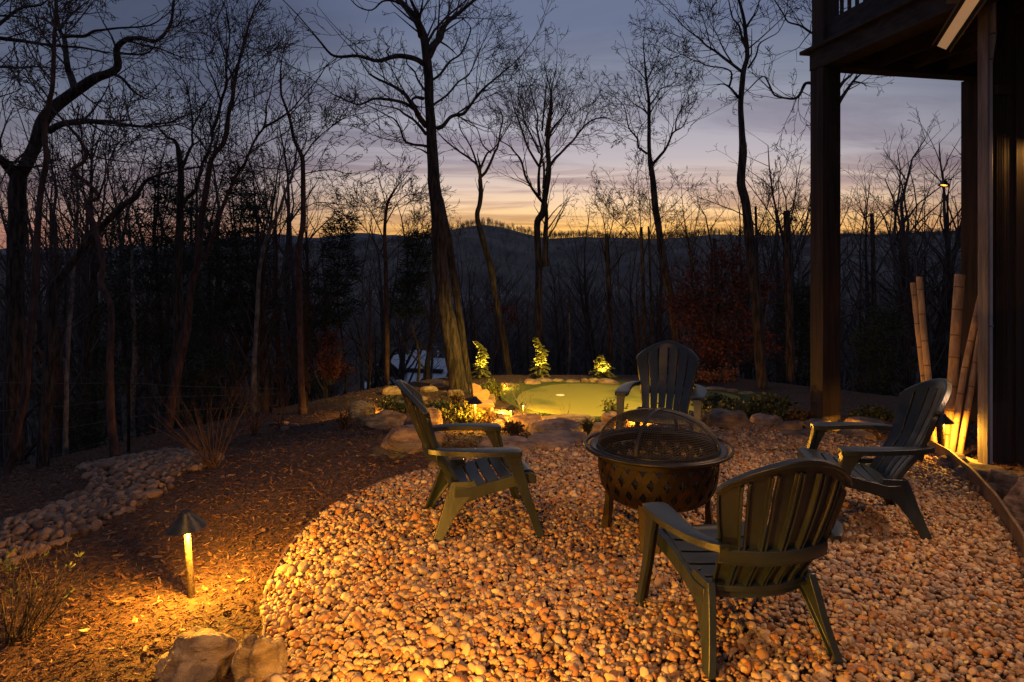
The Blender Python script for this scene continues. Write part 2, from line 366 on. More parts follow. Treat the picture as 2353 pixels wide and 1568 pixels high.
def smooth_line(pts, n=6):
    out = []; P = [Vector(p) for p in pts]; P = [P[0]*2-P[1]]+P+[P[-1]*2-P[-2]]
    for i in range(1, len(P)-2):
        for k in range(n):
            t = k/n; a, b, c, d = P[i-1], P[i], P[i+1], P[i+2]
            out.append(.5*((2*b)+(-a+c)*t+(2*a-5*b+4*c-d)*t*t+(-a+3*b-3*c+d)*t**3))
    out.append(P[-2]); return out
def scatter(name, pts, rots, scl, protos, parent=None, **meta_k):
    """one object that instances the proto meshes on its own points (used for stuff only)"""
    n = len(pts); me = bpy.data.meshes.new(name); me.vertices.add(n); me.vertices.foreach_set('co', np.asarray(pts, np.float32).ravel())
    for an, tp, arr in (('turn', 'FLOAT_VECTOR', rots), ('size', 'FLOAT_VECTOR', scl)):
        a = me.attributes.new(an, tp, 'POINT'); a.data.foreach_set('vector', np.asarray(arr, np.float32).ravel())
    a = me.attributes.new('pick', 'INT', 'POINT'); a.data.foreach_set('value', np.random.randint(0, len(protos), n).astype(np.int32))
    o = bpy.data.objects.new(name, me); link(o, parent); meta(o, **meta_k)
    g = bpy.data.node_groups.new(name, 'GeometryNodeTree'); g.interface.new_socket('Geometry', in_out='INPUT', socket_type='NodeSocketGeometry'); g.interface.new_socket('Geometry', in_out='OUTPUT', socket_type='NodeSocketGeometry')
    N = g.nodes; K = g.links.new; gi = N.new('NodeGroupInput'); go = N.new('NodeGroupOutput'); ip = N.new('GeometryNodeInstanceOnPoints'); jn = N.new('GeometryNodeJoinGeometry')
    for p in protos:
        of = N.new('GeometryNodeObjectInfo'); of.inputs['Object'].default_value = p; of.transform_space = 'ORIGINAL'; of.inputs['As Instance'].default_value = False
        ti = N.new('GeometryNodeGeometryToInstance'); K(of.outputs['Geometry'], ti.inputs[0]); K(ti.outputs[0], jn.inputs[0])
    def attr(nm, tp):
        q = N.new('GeometryNodeInputNamedAttribute'); q.data_type = tp; q.inputs['Name'].default_value = nm; return q.outputs[0]
    K(gi.outputs[0], ip.inputs['Points']); K(jn.outputs[0], ip.inputs['Instance']); ip.inputs['Pick Instance'].default_value = True
    K(attr('pick', 'INT'), ip.inputs['Instance Index'])
    er = N.new('FunctionNodeEulerToRotation'); K(attr('turn', 'FLOAT_VECTOR'), er.inputs[0]); K(er.outputs[0], ip.inputs['Rotation']); K(attr('size', 'FLOAT_VECTOR'), ip.inputs['Scale'])
    K(ip.outputs[0], go.inputs[0]); md = o.modifiers.new('scatter', 'NODES'); md.node_group = g
    return o
def proto(name, me): return bpy.data.objects.new(name, me)   # not linked: only a source of geometry

# ------------------------------------------------------------------ ground
def axis(a, b, lo, hi, fine, g=1.12):
    out = list(np.arange(a, b, fine)); s = fine; v = out[-1]
    while v < hi: s *= g; v += s; out.append(v)
    s = fine; v = a; pre = []
    while v > lo: s *= g; v -= s; pre.append(v)
    return pre[::-1]+out
xs = axis(-9, 6, -420, 420, .14); ys = axis(0.5, 15, -40, 330, .14)
V = np.array([(x, y, ground(x, y)) for y in ys for x in xs]); nx = len(xs); ny = len(ys)
ii = np.arange((ny-1)*(nx-1)); r_, c_ = ii//(nx-1), ii % (nx-1); b0 = r_*nx+c_
gme = fast_mesh('ground', V, np.stack([b0, b0+1, b0+nx+1, b0+nx], 1), 4, M['mulch'])
gnd = new_obj('ground', gme, kind='structure')

# wooded hills: skyline heights given along the ridge, real distance
def ridge(name, Y0, Yb, zb, sky, depth, mt, nX=260, nY=26, amp=1.0, w=1.15):
    P = []; X0 = -w*Y0; X1 = w*Y0
    for j in range(nY+1):
        t = j/nY; y = Yb+(Y0-Yb)*min(1, t*1.25) + max(0, t-.8)/.2*depth
        for i in range(nX+1):
            x = X0+(X1-X0)*i/nX; top = EYE+(HY-interp(CX+F*x/Y0, *sky))/F*Y0
            u = min(1, t*1.25); z = zb+(top-zb)*sstep(0, 1, u)*(.72+.28*u)
            z -= max(0, t-.8)/.2*depth*.5
            k = 4*u*(1-u)
            z += amp*k*(14*mn.noise(Vector((x/130, y/130, 1)))+6*mn.noise(Vector((x/50, y/50, 2))))*Y0/800
            P.append((x, y, z))
    n = nX+1; ii = np.arange(nY*nX); r, c = ii//nX, ii % nX; b0 = r*n+c
    return new_obj(name, fast_mesh(name, np.array(P), np.stack([b0, b0+1, b0+n+1, b0+n], 1), 4, mt), kind='structure'), np.array(P).reshape(nY+1, nX+1, 3)
SKY1 = ([-600,0,400,600,800,930,985,1020,1060,1110,1160,1210,1260,1330,1400,1500,1560,1620,1700,1800,1900,2100,2353,2900],
        [600,600,592,580,566,556,545,534,524,517,525,537,546,542,546,552,546,540,542,546,545,541,536,540])
SKY2 = ([-900,0,250,420,520,590,640,700,760,860,920,1000,1400,1600,1800,2000,2200,2353,2900],
        [575,573,571,567,560,544,538,545,549,537,541,556,556,546,541,538,529,522,530])
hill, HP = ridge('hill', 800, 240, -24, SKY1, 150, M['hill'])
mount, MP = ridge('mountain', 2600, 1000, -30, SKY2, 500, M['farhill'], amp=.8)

# ------------------------------------------------------------------ gravel patio
EDGE_L = [(600,1500),(604,1415),(622,1345),(657,1283),(713,1215),(780,1165),(865,1122),(935,1100),(985,1087)]
EDGE_M = [(1060,1070),(1130,1056),(1190,1046),(1222,1030),(1345,1026),(1400,1005),(1500,984),(1610,980),(1700,984),(1780,992),(1850,1002),(1950,1010),(2050,1030)]
EDGE_R = [(2135,1050),(2165,1064),(2205,1095),(2255,1145),(2300,1203),(2353,1290),(2420,1430)]
wl = [Vector((*flatpt(*p), 0)) for p in EDGE_L]; wl = [Vector((-.80,1.15,0)), Vector((-.93,1.9,0))]+wl
wr = [Vector((*flatpt(*p), 0)) for p in EDGE_R]+[Vector((2.62,1.9,0)), Vector((2.6,1.15,0))]
sl_ = smooth_line(wl, 6); sr_ = smooth_line(wr, 6)
PAT = [(p.x, p.y) for p in sl_]+[flatpt(*p) for p in EDGE_M]+[(p.x, p.y) for p in sr_]
mb = MB(); n = len(PAT); cxy = (.9, 3.4); mb.v = [(cxy[0], cxy[1], .006)]+[(x, y, .006) for x, y in PAT]; mb.f = [(0, i+1, (i+1) % n+1) for i in range(n)]
bed = mb.obj('gravel_patio', M['mulch'], kind='structure', smooth=0, fix=True)
xs_, ys_ = zip(*PAT); sp_ = .0228
gx, gy = np.meshgrid(np.arange(min(xs_), max(xs_), sp_), np.arange(1.2, max(ys_), sp_))
gx = gx.ravel()+np.random.uniform(-.55, .55, gx.size)*sp_; gy = gy.ravel()+np.random.uniform(-.55, .55, gy.size)*sp_
gz = np.full(gx.size, .012)+np.random.uniform(0, .018, gx.size)
ex, ey = np.random.uniform(min(xs_), max(xs_), 10000), np.random.uniform(1.2, max(ys_), 10000); ez = np.random.uniform(.026, .040, 10000)
gx = np.r_[gx, ex]; gy = np.r_[gy, ey]; gz = np.r_[gz, ez]; big = np.r_[np.ones(gx.size-10000), np.random.uniform(.95, 1.25, 10000)]
k = inpoly(gx, gy, PAT); gx, gy, gz, big = gx[k], gy[k], gz[k], big[k]
# gentle humps and footworn hollows in the stone layer
gz = gz+np.array([.018*mn.noise(Vector((a*2.3, b*2.3, 5))) for a, b in zip(gx, gy)])+.01
sz = np.exp(np.random.normal(0, .33, gx.size)).clip(.55, 2.1)*.0128*big
scl = np.stack([sz*np.random.uniform(.95, 1.45, gx.size), sz*np.random.uniform(.8, 1.05, gx.size), sz*np.random.uniform(.6, .95, gx.size)], 1)
rot = np.stack([np.random.normal(0, .42, gx.size), np.random.normal(0, .42, gx.size), np.random.uniform(0, 6.283, gx.size)], 1)
pebs = [stone_mesh('pebble', 3, 40+i, M['pebble'], (1,1,1), facets=6+i % 5, soft=(.38,.2,.3,.12)[i % 4], nz=.07, smooth=0) for i in range(12)]
PX = CX+F*gx/gy; PY = HY+F*(EYE-gz)/gy
inview = (PX > 0) & (PX < 2353) & (PY < 1560)
app = np.where(inview, sz/gy, 0); order = np.argsort(-app); near = order[:300]; rest = np.ones(gx.size, bool); rest[near] = False
for i in near:
    o = new_obj('pebble', pebs[int(i) % 12], bed); o.location = (gx[i], gy[i], gz[i]); o.rotation_euler = rot[i]; o.scale = scl[i]
scatter('pebble_layer', np.stack([gx, gy, gz], 1)[rest], rot[rest], scl[rest], [proto('pebble_form', m) for m in pebs], bed, kind='stuff')

# landscape edging strips along both sides of the patio
def edging(pts, label, h=.06, th=.012, zoff=0):
    mb = MB(); rings = []
    for i, p in enumerate(pts):
        t = (pts[min(len(pts)-1, i+1)]-pts[max(0, i-1)]).normalized(); nrm_ = Vector((-t.y, t.x, 0))
        z = .004*math.sin(i*.9)+zoff; b = -.05
        rings.append([p+nrm_*th/2+Vector((0,0,b)), p+nrm_*th/2+Vector((0,0,h+z)), p-nrm_*th/2+Vector((0,0,h+z)), p-nrm_*th/2+Vector((0,0,b))])
    mb.loft(rings); o = mb.obj('landscape_edging', M['edging'], bevel=.002, fix=True); meta(o, label, 'garden edging'); return o
edging(sl_, 'thin brown edging strip curving between dark mulch and pale pebbles on the left', h=.045)
edging(sr_[:-4], 'wide brown edging band holding the pebbles below the dark stones at the right', h=.15, th=.02)

# ------------------------------------------------------------------ mulch, litter, creek stones
NPT = 120000
cr = np.random.uniform(0, 1, NPT); my = 1.7+(13.5-1.7)*cr**1.7; mpx = np.random.uniform(-120, 2480, NPT); mxx = (mpx-CX)/F*my
GREEN_C = (.0, 0)
k = ~inpoly(mxx, my, PAT); mxx, my = mxx[k], my[k]
k = ~((my > 9.4) & (mxx > -.35)) ; mxx, my = mxx[k], my[k]
mz = np.array([ground(a, b) for a, b in zip(mxx, my)])+np.random.uniform(.002, .022, mxx.size)
def chip(seed):
    rd = random.Random(seed); l = 1.0; w = rd.uniform(.12, .34); h = rd.uniform(.05, .14); r = []
    for t in (-.5, -.2, .2, .5):
        ww = w*(1-.6*abs(t*2)**2)*rd.uniform(.8, 1.2)/2; zz = rd.uniform(-.05, .05); r.append([(t*l, -ww, zz-h/2), (t*l, ww, zz-h/2), (t*l, ww*.8, zz+h/2), (t*l, -ww*.9, zz+h/2)])
    return MB().loft(r).mesh('chip', M['chip'], 0)
nn = mxx.size; sc_ = np.exp(np.random.normal(0, .45, nn)).clip(.35, 3.4)*.0175*(1+.05*my)
chips = [proto('chip_form', chip(i)) for i in range(7)]
scatter('mulch_chips', np.stack([mxx, my, mz], 1), np.stack([np.random.normal(0, .3, nn), np.random.normal(0, .35, nn), np.random.uniform(0, 6.28, nn)], 1), np.stack([sc_, sc_*np.random.uniform(.5, 1.1, nn), sc_], 1), chips, gnd, kind='stuff')

CREEK = [(0,1308),(120,1262),(233,1213),(339,1155),(394,1125),(430,1088),(492,1072),(494,1058),(438,1043),(383,1038),(270,1058),(171,1080),(215,1120),(150,1158),(73,1188),(0,1212),(-120,1250),(-150,1370)]
CW = [gp(*p) for p in CREEK]; CP = [(p.x, p.y) for p in CW]
mb = MB(); cxm = sum(p[0] for p in CP)/len(CP)
rows = [(CW[i], CW[-1-i]) for i in range(len(CW)//2)]
o_ = [[a.lerp(b, t/6) for t in range(7)] for a, b in rows]
for r in o_:
    for p in r: p.z = ground(p.x, p.y)+.012
mb.grid(o_, [[p-Vector((0,0,.08)) for p in r] for r in o_])
creek = mb.obj('creek_bed', M['mulch'], kind='structure', smooth=30, fix=True)
cob = [stone_mesh('cobble', 3, 90+i, M['cobble'], facets=5+i % 3, soft=.45, nz=.05, smooth=0) for i in range(10)]
placed = []; tries = 0; rd = random.Random(5)
cxs = [p[0] for p in CP]; cys = [p[1] for p in CP]
while len(placed) < 298 and tries < 9000:
    tries += 1; x = rd.uniform(min(cxs), max(cxs)); y = rd.uniform(min(cys), max(cys))
    if not inpoly(np.array([x]), np.array([y]), CP)[0]: continue
    s = rd.choice((.036, .042, .05, .045, .07))*rd.uniform(.85, 1.25)
    if mn.noise(Vector((x*1.6, y*1.6, 9))) < -.06: continue
    if any((x-a)**2+(y-b)**2 < (.86*(s+c))**2 for a, b, c in placed): continue
    placed.append((x, y, s))
for i, (x, y, s) in enumerate(placed):
    o = new_obj('cobble', cob[i % 10], creek); o.location = (x, y, ground(x, y)+s*.12+rd.uniform(0, .01)); o.rotation_euler = (rd.gauss(0, .22), rd.gauss(0, .22), rd.gauss(.35, .6)); o.scale = (s*rd.uniform(1.2, 1.6), s*rd.uniform(.85, 1.1), s*rd.uniform(.62, .85))
# smaller stones filling the gaps
fx = np.random.uniform(min(cxs), max(cxs), 5000); fy = np.random.uniform(min(cys), max(cys), 5000); k = inpoly(fx, fy, CP); fx, fy = fx[k][:1500], fy[k][:1500]
fs = np.random.uniform(.018, .045, fx.size)
scatter('creek_gravel', np.stack([fx, fy, [ground(a, b)+.02 for a, b in zip(fx, fy)]], 1), np.random.uniform(0, 6.28, (fx.size, 3)), np.stack([fs*1.2, fs, fs*.7], 1), [proto('gravel_form', m) for m in cob[:5]], creek, kind='stuff')

# ------------------------------------------------------------------ putting green
GZ = -.6
def gpt(px, py): x, y = flatpt(px, py, GZ); return Vector((x, y, GZ))
FR = [(1148,905),(1160,893),(1190,884),(1240,879),(1330,877),(1420,879),(1520,884),(1640,893),(1745,906),(1800,922),(1760,950),(1640,966),(1460,975),(1330,972),(1258,963),(1215,950),(1178,935),(1152,920)]
GR = [(1186,926),(1192,912),(1215,900),(1260,890),(1330,886),(1420,889),(1530,895),(1640,904),(1700,918),(1680,936),(1600,952),(1480,962),(1340,964),(1262,958),(1218,948),(1194,938)]
def sheet(name, P2, z, mt, **k):
    pts = smooth_line([gpt(*p) for p in P2]+[gpt(*P2[0])], 5)[:-1]; c = sum(pts, Vector())/len(pts); n = len(pts)
    mb = MB(); mb.v = [(c.x, c.y, z)]+[(p.x, p.y, z) for p in pts]+[(p.x, p.y, z-.05) for p in pts]
    mb.f = [(0, i+1, (i+1) % n+1) for i in range(n)]+[(i+1, n+1+i, n+1+(i+1) % n, (i+1) % n+1) for i in range(n)]
    return mb.obj(name, mt, fix=True, smooth=20, **k), pts
fr, frp = sheet('putting_green', FR, GZ+.035, M['fringe'], kind='structure')
gr_, grp = sheet('putting_surface', GR, GZ+.043, M['turf'], parent=fr)
mb = MB(); mb.tube([(p.x, p.y, GZ+.044) for p in grp], .008, 4, close=True); mb.obj('seam', M['seam'], fr)
# fringe blades
bl = [proto('blade_form', MB().add([(-.08,0,0),(.08,0,0),(.03,.1,.6),(0,.3,1)], [(0,1,2),(0,2,3)]).mesh('blade', M['grass'], 0))]
q = np.random.uniform(0, 1, (26000, 2)); bx = -.6+q[:,0]*6.6; by = 9.3+q[:,1]*4.9
FRW = [(p.x, p.y) for p in frp]; GRW = [(p.x, p.y) for p in grp]
k = inpoly(bx, by, FRW) & ~inpoly(bx, by, GRW); bx, by = bx[k], by[k]; s_ = np.random.uniform(.02, .045, bx.size)
scatter('fringe_grass', np.stack([bx, by, np.full(bx.size, GZ+.03)], 1), np.stack([np.random.normal(0,.3,bx.size), np.random.normal(0,.3,bx.size), np.random.uniform(0,6.28,bx.size)], 1), np.stack([s_*.8, s_*.8, s_], 1), bl, fr, kind='stuff')
lf = []
for k_ in range(4):
    g_ = [[Vector((x*.5*(1+.1*k_), y*(.26+.05*k_)*(1-abs(x)**1.5)+.02*math.sin(7*x+k_), .12*x*x+.10*abs(y)*(1 if k_ % 2 else -.6)+.1)) for y in (-1,-.4,.4,1)] for x in (-1,-.6,-.2,.2,.6,1)]
    lf.append(proto('leaf_form', MB().grid(g_, [[q-Vector((0,0,.02)) for q in r] for r in g_]).mesh('dead_leaf', M['deadleaf'], 30)))
nl = 520; ly = 2.2+8.0*np.random.uniform(0, 1, nl)**1.3; lx = (np.random.uniform(0, 2353, nl)-CX)/F*ly; lz = np.array([ground(a, b) for a, b in zip(lx, ly)])+np.where(inpoly(lx, ly, PAT), .052, .016)
k = ~((ly > 9.2) & (lx > -.6)); lx, ly, lz = lx[k], ly[k], lz[k]; s_ = np.random.uniform(.022, .05, lx.size)
scatter('leaf_litter', np.stack([lx, ly, lz], 1), np.stack([np.random.normal(0,.3,lx.size), np.random.normal(0,.3,lx.size), np.random.uniform(0,6.28,lx.size)], 1), np.stack([s_]*3, 1), lf, gnd, kind='stuff')
lx = np.random.uniform(-.2, 4.2, 40); ly = np.random.uniform(9.9, 13.2, 40); s_ = np.random.uniform(.02, .045, 40); k = inpoly(lx, ly, FRW); lx, ly, s_ = lx[k], ly[k], s_[k]
scatter('leaf_specks', np.stack([lx, ly, np.full(lx.size, GZ+.046)], 1), np.random.uniform(0, 6.28, (lx.size, 3))*np.array([0,0,1]), np.stack([s_]*3, 1), lf, fr, kind='stuff')
hole = gpt(1287, 914); mb = MB(); mb.lathe([(0,.0),(.075,.0),(.08,.006),(.055,.012),(0,.012)], 20)
o = mb.obj('hole_cover', M['white']); o.location = (hole.x, hole.y, GZ+.044); meta(o, 'small white disc marking the hole on the putting green', 'golf hole')
# ------------------------------------------------------------------ stones
def rock(px, pyb, wP, hP, label, m='rock', cat='boulder', dr=.8, seed=1, name='boulder', sub=4, Yoff=0, flat=.75, group=None, nz=.08, z0=None, tilt=0):
    p = gp(px, pyb) if z0 is None else Vector((*flatpt(px, pyb, z0), z0)); Y = p.y; w = wP*Y/F/2; d = w*dr; e = (EYE-p.z)/Y
    hh = max(hP*Y/F-1.2*d*e, .055 if wP > 25 else .03)
    me = stone_mesh(name, sub, seed, M[m], (w*1.12, d*1.15, hh*(.88/flat if flat else 1.05)), facets=13, soft=.045, flat=flat, nz=nz, smooth=0)
    o = new_obj(name, me, label=label, cat=cat, group=group); o.location = (p.x*(1+d/Y), Y+d, p.z+hh*.12); o.rotation_euler = (tilt, 0, random.Random(seed).uniform(-.15, .15)); return o
rock(455, 1600, 182, 158, 'squared pale yellow boulder in the lower left corner with a flat lit top', dr=1.0, seed=11, sub=5, flat=.8, nz=.10, tilt=-.14)
rock(596, 1600, 112, 148, 'rough brown boulder between the squared pale boulder and the near pebbles', dr=1.1, seed=18, sub=5, flat=0, nz=.14, tilt=-.1)
rock(886, 986, 108, 40, 'smooth grey domed boulder standing in the mulch left of the left armchair', dr=.55, seed=23, flat=0)
rock(828, 962, 66, 38, 'small rounded boulder lit orange behind the grey domed boulder', dr=.7, seed=24, flat=0)
rock(843, 968, 34, 14, 'low dark stone between the lit orange boulder and the grey domed boulder', m='dkrock', dr=.9, seed=25)
rock(948, 1045, 140, 70, 'long reddish boulder behind the backrest of the left armchair', m='slab', dr=1.0, seed=26, flat=.7)
rock(975, 992, 86, 54, 'orange lit boulder beside the yellow green shrub behind the left armchair', m='slab', dr=.7, seed=27)
rock(1005, 1090, 40, 32, 'brown stone at the pebble edge under the left armchair', m='dkrock', seed=28)
rock(1168, 1048, 134, 38, 'rounded flat flagstone slab left of the long pale slab at the pebble edge', m='slab', cat='stone slab', name='stone_slab', dr=.8, seed=31, flat=.55)
rock(1280, 1040, 186, 44, 'large pale flat slab bordering the pebbles left of the fire pit', m='slab', cat='stone slab', name='stone_slab', dr=.85, seed=32, flat=.5)
rock(1288, 1002, 140, 34, 'broad flagstone step just behind the large pale slab', m='slab', cat='stone slab', name='stone_slab', dr=1.1, seed=33, flat=.42)
rock(1380, 1040, 56, 66, 'upright pale block stone against the left side of the fire pit ring', m='rock', cat='boulder', dr=.9, seed=34, flat=.8)
rock(1425, 985, 92, 36, 'grey slab in front of the small shrub left of the far armchair', m='slab', cat='stone slab', name='stone_slab', dr=1.0, seed=35, flat=.5)
rock(1300, 985, 130, 30, 'orange brown flagstone at the near edge of the putting green', m='slab', cat='stone slab', name='stone_slab', dr=1.0, seed=36, flat=.45)
rock(1213, 990, 80, 34, 'reddish slab right of the second path light', m='slab', cat='stone slab', name='stone_slab', dr=1.0, seed=37, flat=.5)
rock(1140, 982, 90, 26, 'low reddish ledge stone at the foot of the middle path light', m='slab', cat='stone slab', name='stone_slab', dr=.9, seed=38, flat=.5)
rock(1085, 1060, 110, 26, 'low brown stone behind the seat of the left armchair', m='slab', cat='stone slab', name='stone_slab', dr=.5, seed=39, flat=.5)
rock(1145, 965, 56, 22, 'bright lit stone under the small paired path lights', m='slab', cat='stone slab', name='stone_slab', dr=.6, seed=40, flat=.5)
# border stones around the green
BS = [(1112,912,34,24,'lit block stone at the left corner of the green beside the carved seat'),(1125,926,26,26,'tilted lit stone below the left corner of the green'),(1115,936,36,18,'squat orange stone beside the round yellow shrub'),
 (1105,899,30,16,'pale stone behind the left corner of the green'),(1128,893,34,16,'angular stone in front of the small far path light'),(1157,889,30,13,'low flat stone right of the small far path light'),(1176,887,38,8,'thin brightly lit stone behind the left end of the green'),
 (1222,884,38,16,'knobbly stone left of the middle hemlock'),(1253,880,50,14,'long flat stone under the middle hemlock'),(1280,878,30,11,'small wedge stone right of the middle hemlock'),(1317,880,42,11,'low orange stone behind the middle of the green'),
 (1343,880,26,14,'short rounded stone in the middle of the back border'),(1365,881,36,15,'wedge shaped stone left of the right hemlock'),(1398,885,58,18,'biggest rounded back border stone below the right hemlock'),(1445,886,40,8,'low stone at the back right of the green'),
 (1575,888,44,10,'low border stone just right of the far armchair backrest'),(1640,897,50,12,'flat border stone on the far side of the green under the red leaved tree'),(1680,902,40,12,'reddish border stone right of the far armchair'),(1712,908,44,11,'grey border stone above the long leafy shrub'),(1752,915,48,12,'last border stone before the deck post'),
 (1045,908,40,16,'lit stone at the foot of the big oak'),(985,898,44,14,'long low stone left of the big oak'),(1005,890,46,14,'pale rock half hidden behind the big oak'),(952,922,60,16,'flat stone in front of the oak above the dark bench'),(905,905,50,22,'low slab left of the oak on the dark slope')]
for i, (a, b, c, d, lb) in enumerate(BS): rock(a, b+3, c, d, lb, m='slab' if i % 3 else 'rock', cat='border stone', name='border_stone', dr=.7, seed=60+i, sub=3, group='stones bordering the putting green and oak')
# low dry wall behind the pebbles, right of the fire pit
RS = [(1672,995,106,52,'long brown boulder leaning at the back of the pebbles right of the far armchair'),(1632,988,40,40,'brown stone between the far armchair and the long brown boulder'),(1760,988,76,34,'flat topped brown stone in front of the leafy shrub'),(1722,990,34,20,'small pale topped stone between two brown wall stones'),
 (1812,1000,70,32,'sloping dark stone left of the deck post foot'),(1880,990,80,26,'flat dark stone at the foot of the deck post'),(1845,1012,110,16,'low dark stone under the far arm of the right armchair'),(1960,1016,90,28,'dark stone behind the seat of the right armchair'),(2050,1040,84,26,'dark stone behind the backrest of the right armchair')]
for i, (a, b, c, d, lb) in enumerate(RS): rock(a, b, c, d, lb, m='dkrock' if i != 2 else 'slab', cat='wall stone', name='wall_stone', dr=.6, seed=100+i, z0=0.0, flat=.6)
rock(1985, 988, 84, 27, 'layered boulder glowing orange right of the deck post', m='slab', dr=.7, seed=120, flat=.6, z0=.0)
QS = [(2193,1084,88,42,'rounded dark stone in front of the lit yellow timber','dkrock'),(2240,1122,140,54,'broad dark ledge stone below the weathered column','dkrock'),(2222,1090,60,26,'thin dark stone wedged behind the rounded dark stone','dkrock'),(2310,1150,100,66,'grey streaked rock left of the large tan block','dkrock'),(2375,1236,140,140,'large square tan block at the right edge of the picture','slab'),(2335,1112,90,26,'flat grey stone at the foot of the dark wall','dkrock'),(2270,1150,60,40,'small brown rock touching the edging band','dkrock')]
for i, (a, b, c, d, lb, m_) in enumerate(QS): rock(a+(8 if i in (1,3,4,6) else 0), b, c, d, lb, m=m_, cat='wall stone', name='wall_stone', dr=.75, seed=130+i, z0=0.0, flat=.7 if i != 4 else .85, sub=4)
rock(2020, 1070, 26, 14, 'loose grey cobble lying on pebbles behind the right armchair', m='cobble', seed=150, sub=3, cat='stone', name='loose_stone')
for i, (a, b) in enumerate([(795,975),(820,985),(842,978),(818,972)]): rock(a-165, b+4, 22, 9, ['leftmost','nearest','rightmost','topmost'][i]+' of four small tan stones on the dark mulch slope', m='cobble', seed=160+i, sub=3, cat='stone', name='loose_stone', group='small tan stones on the slope')

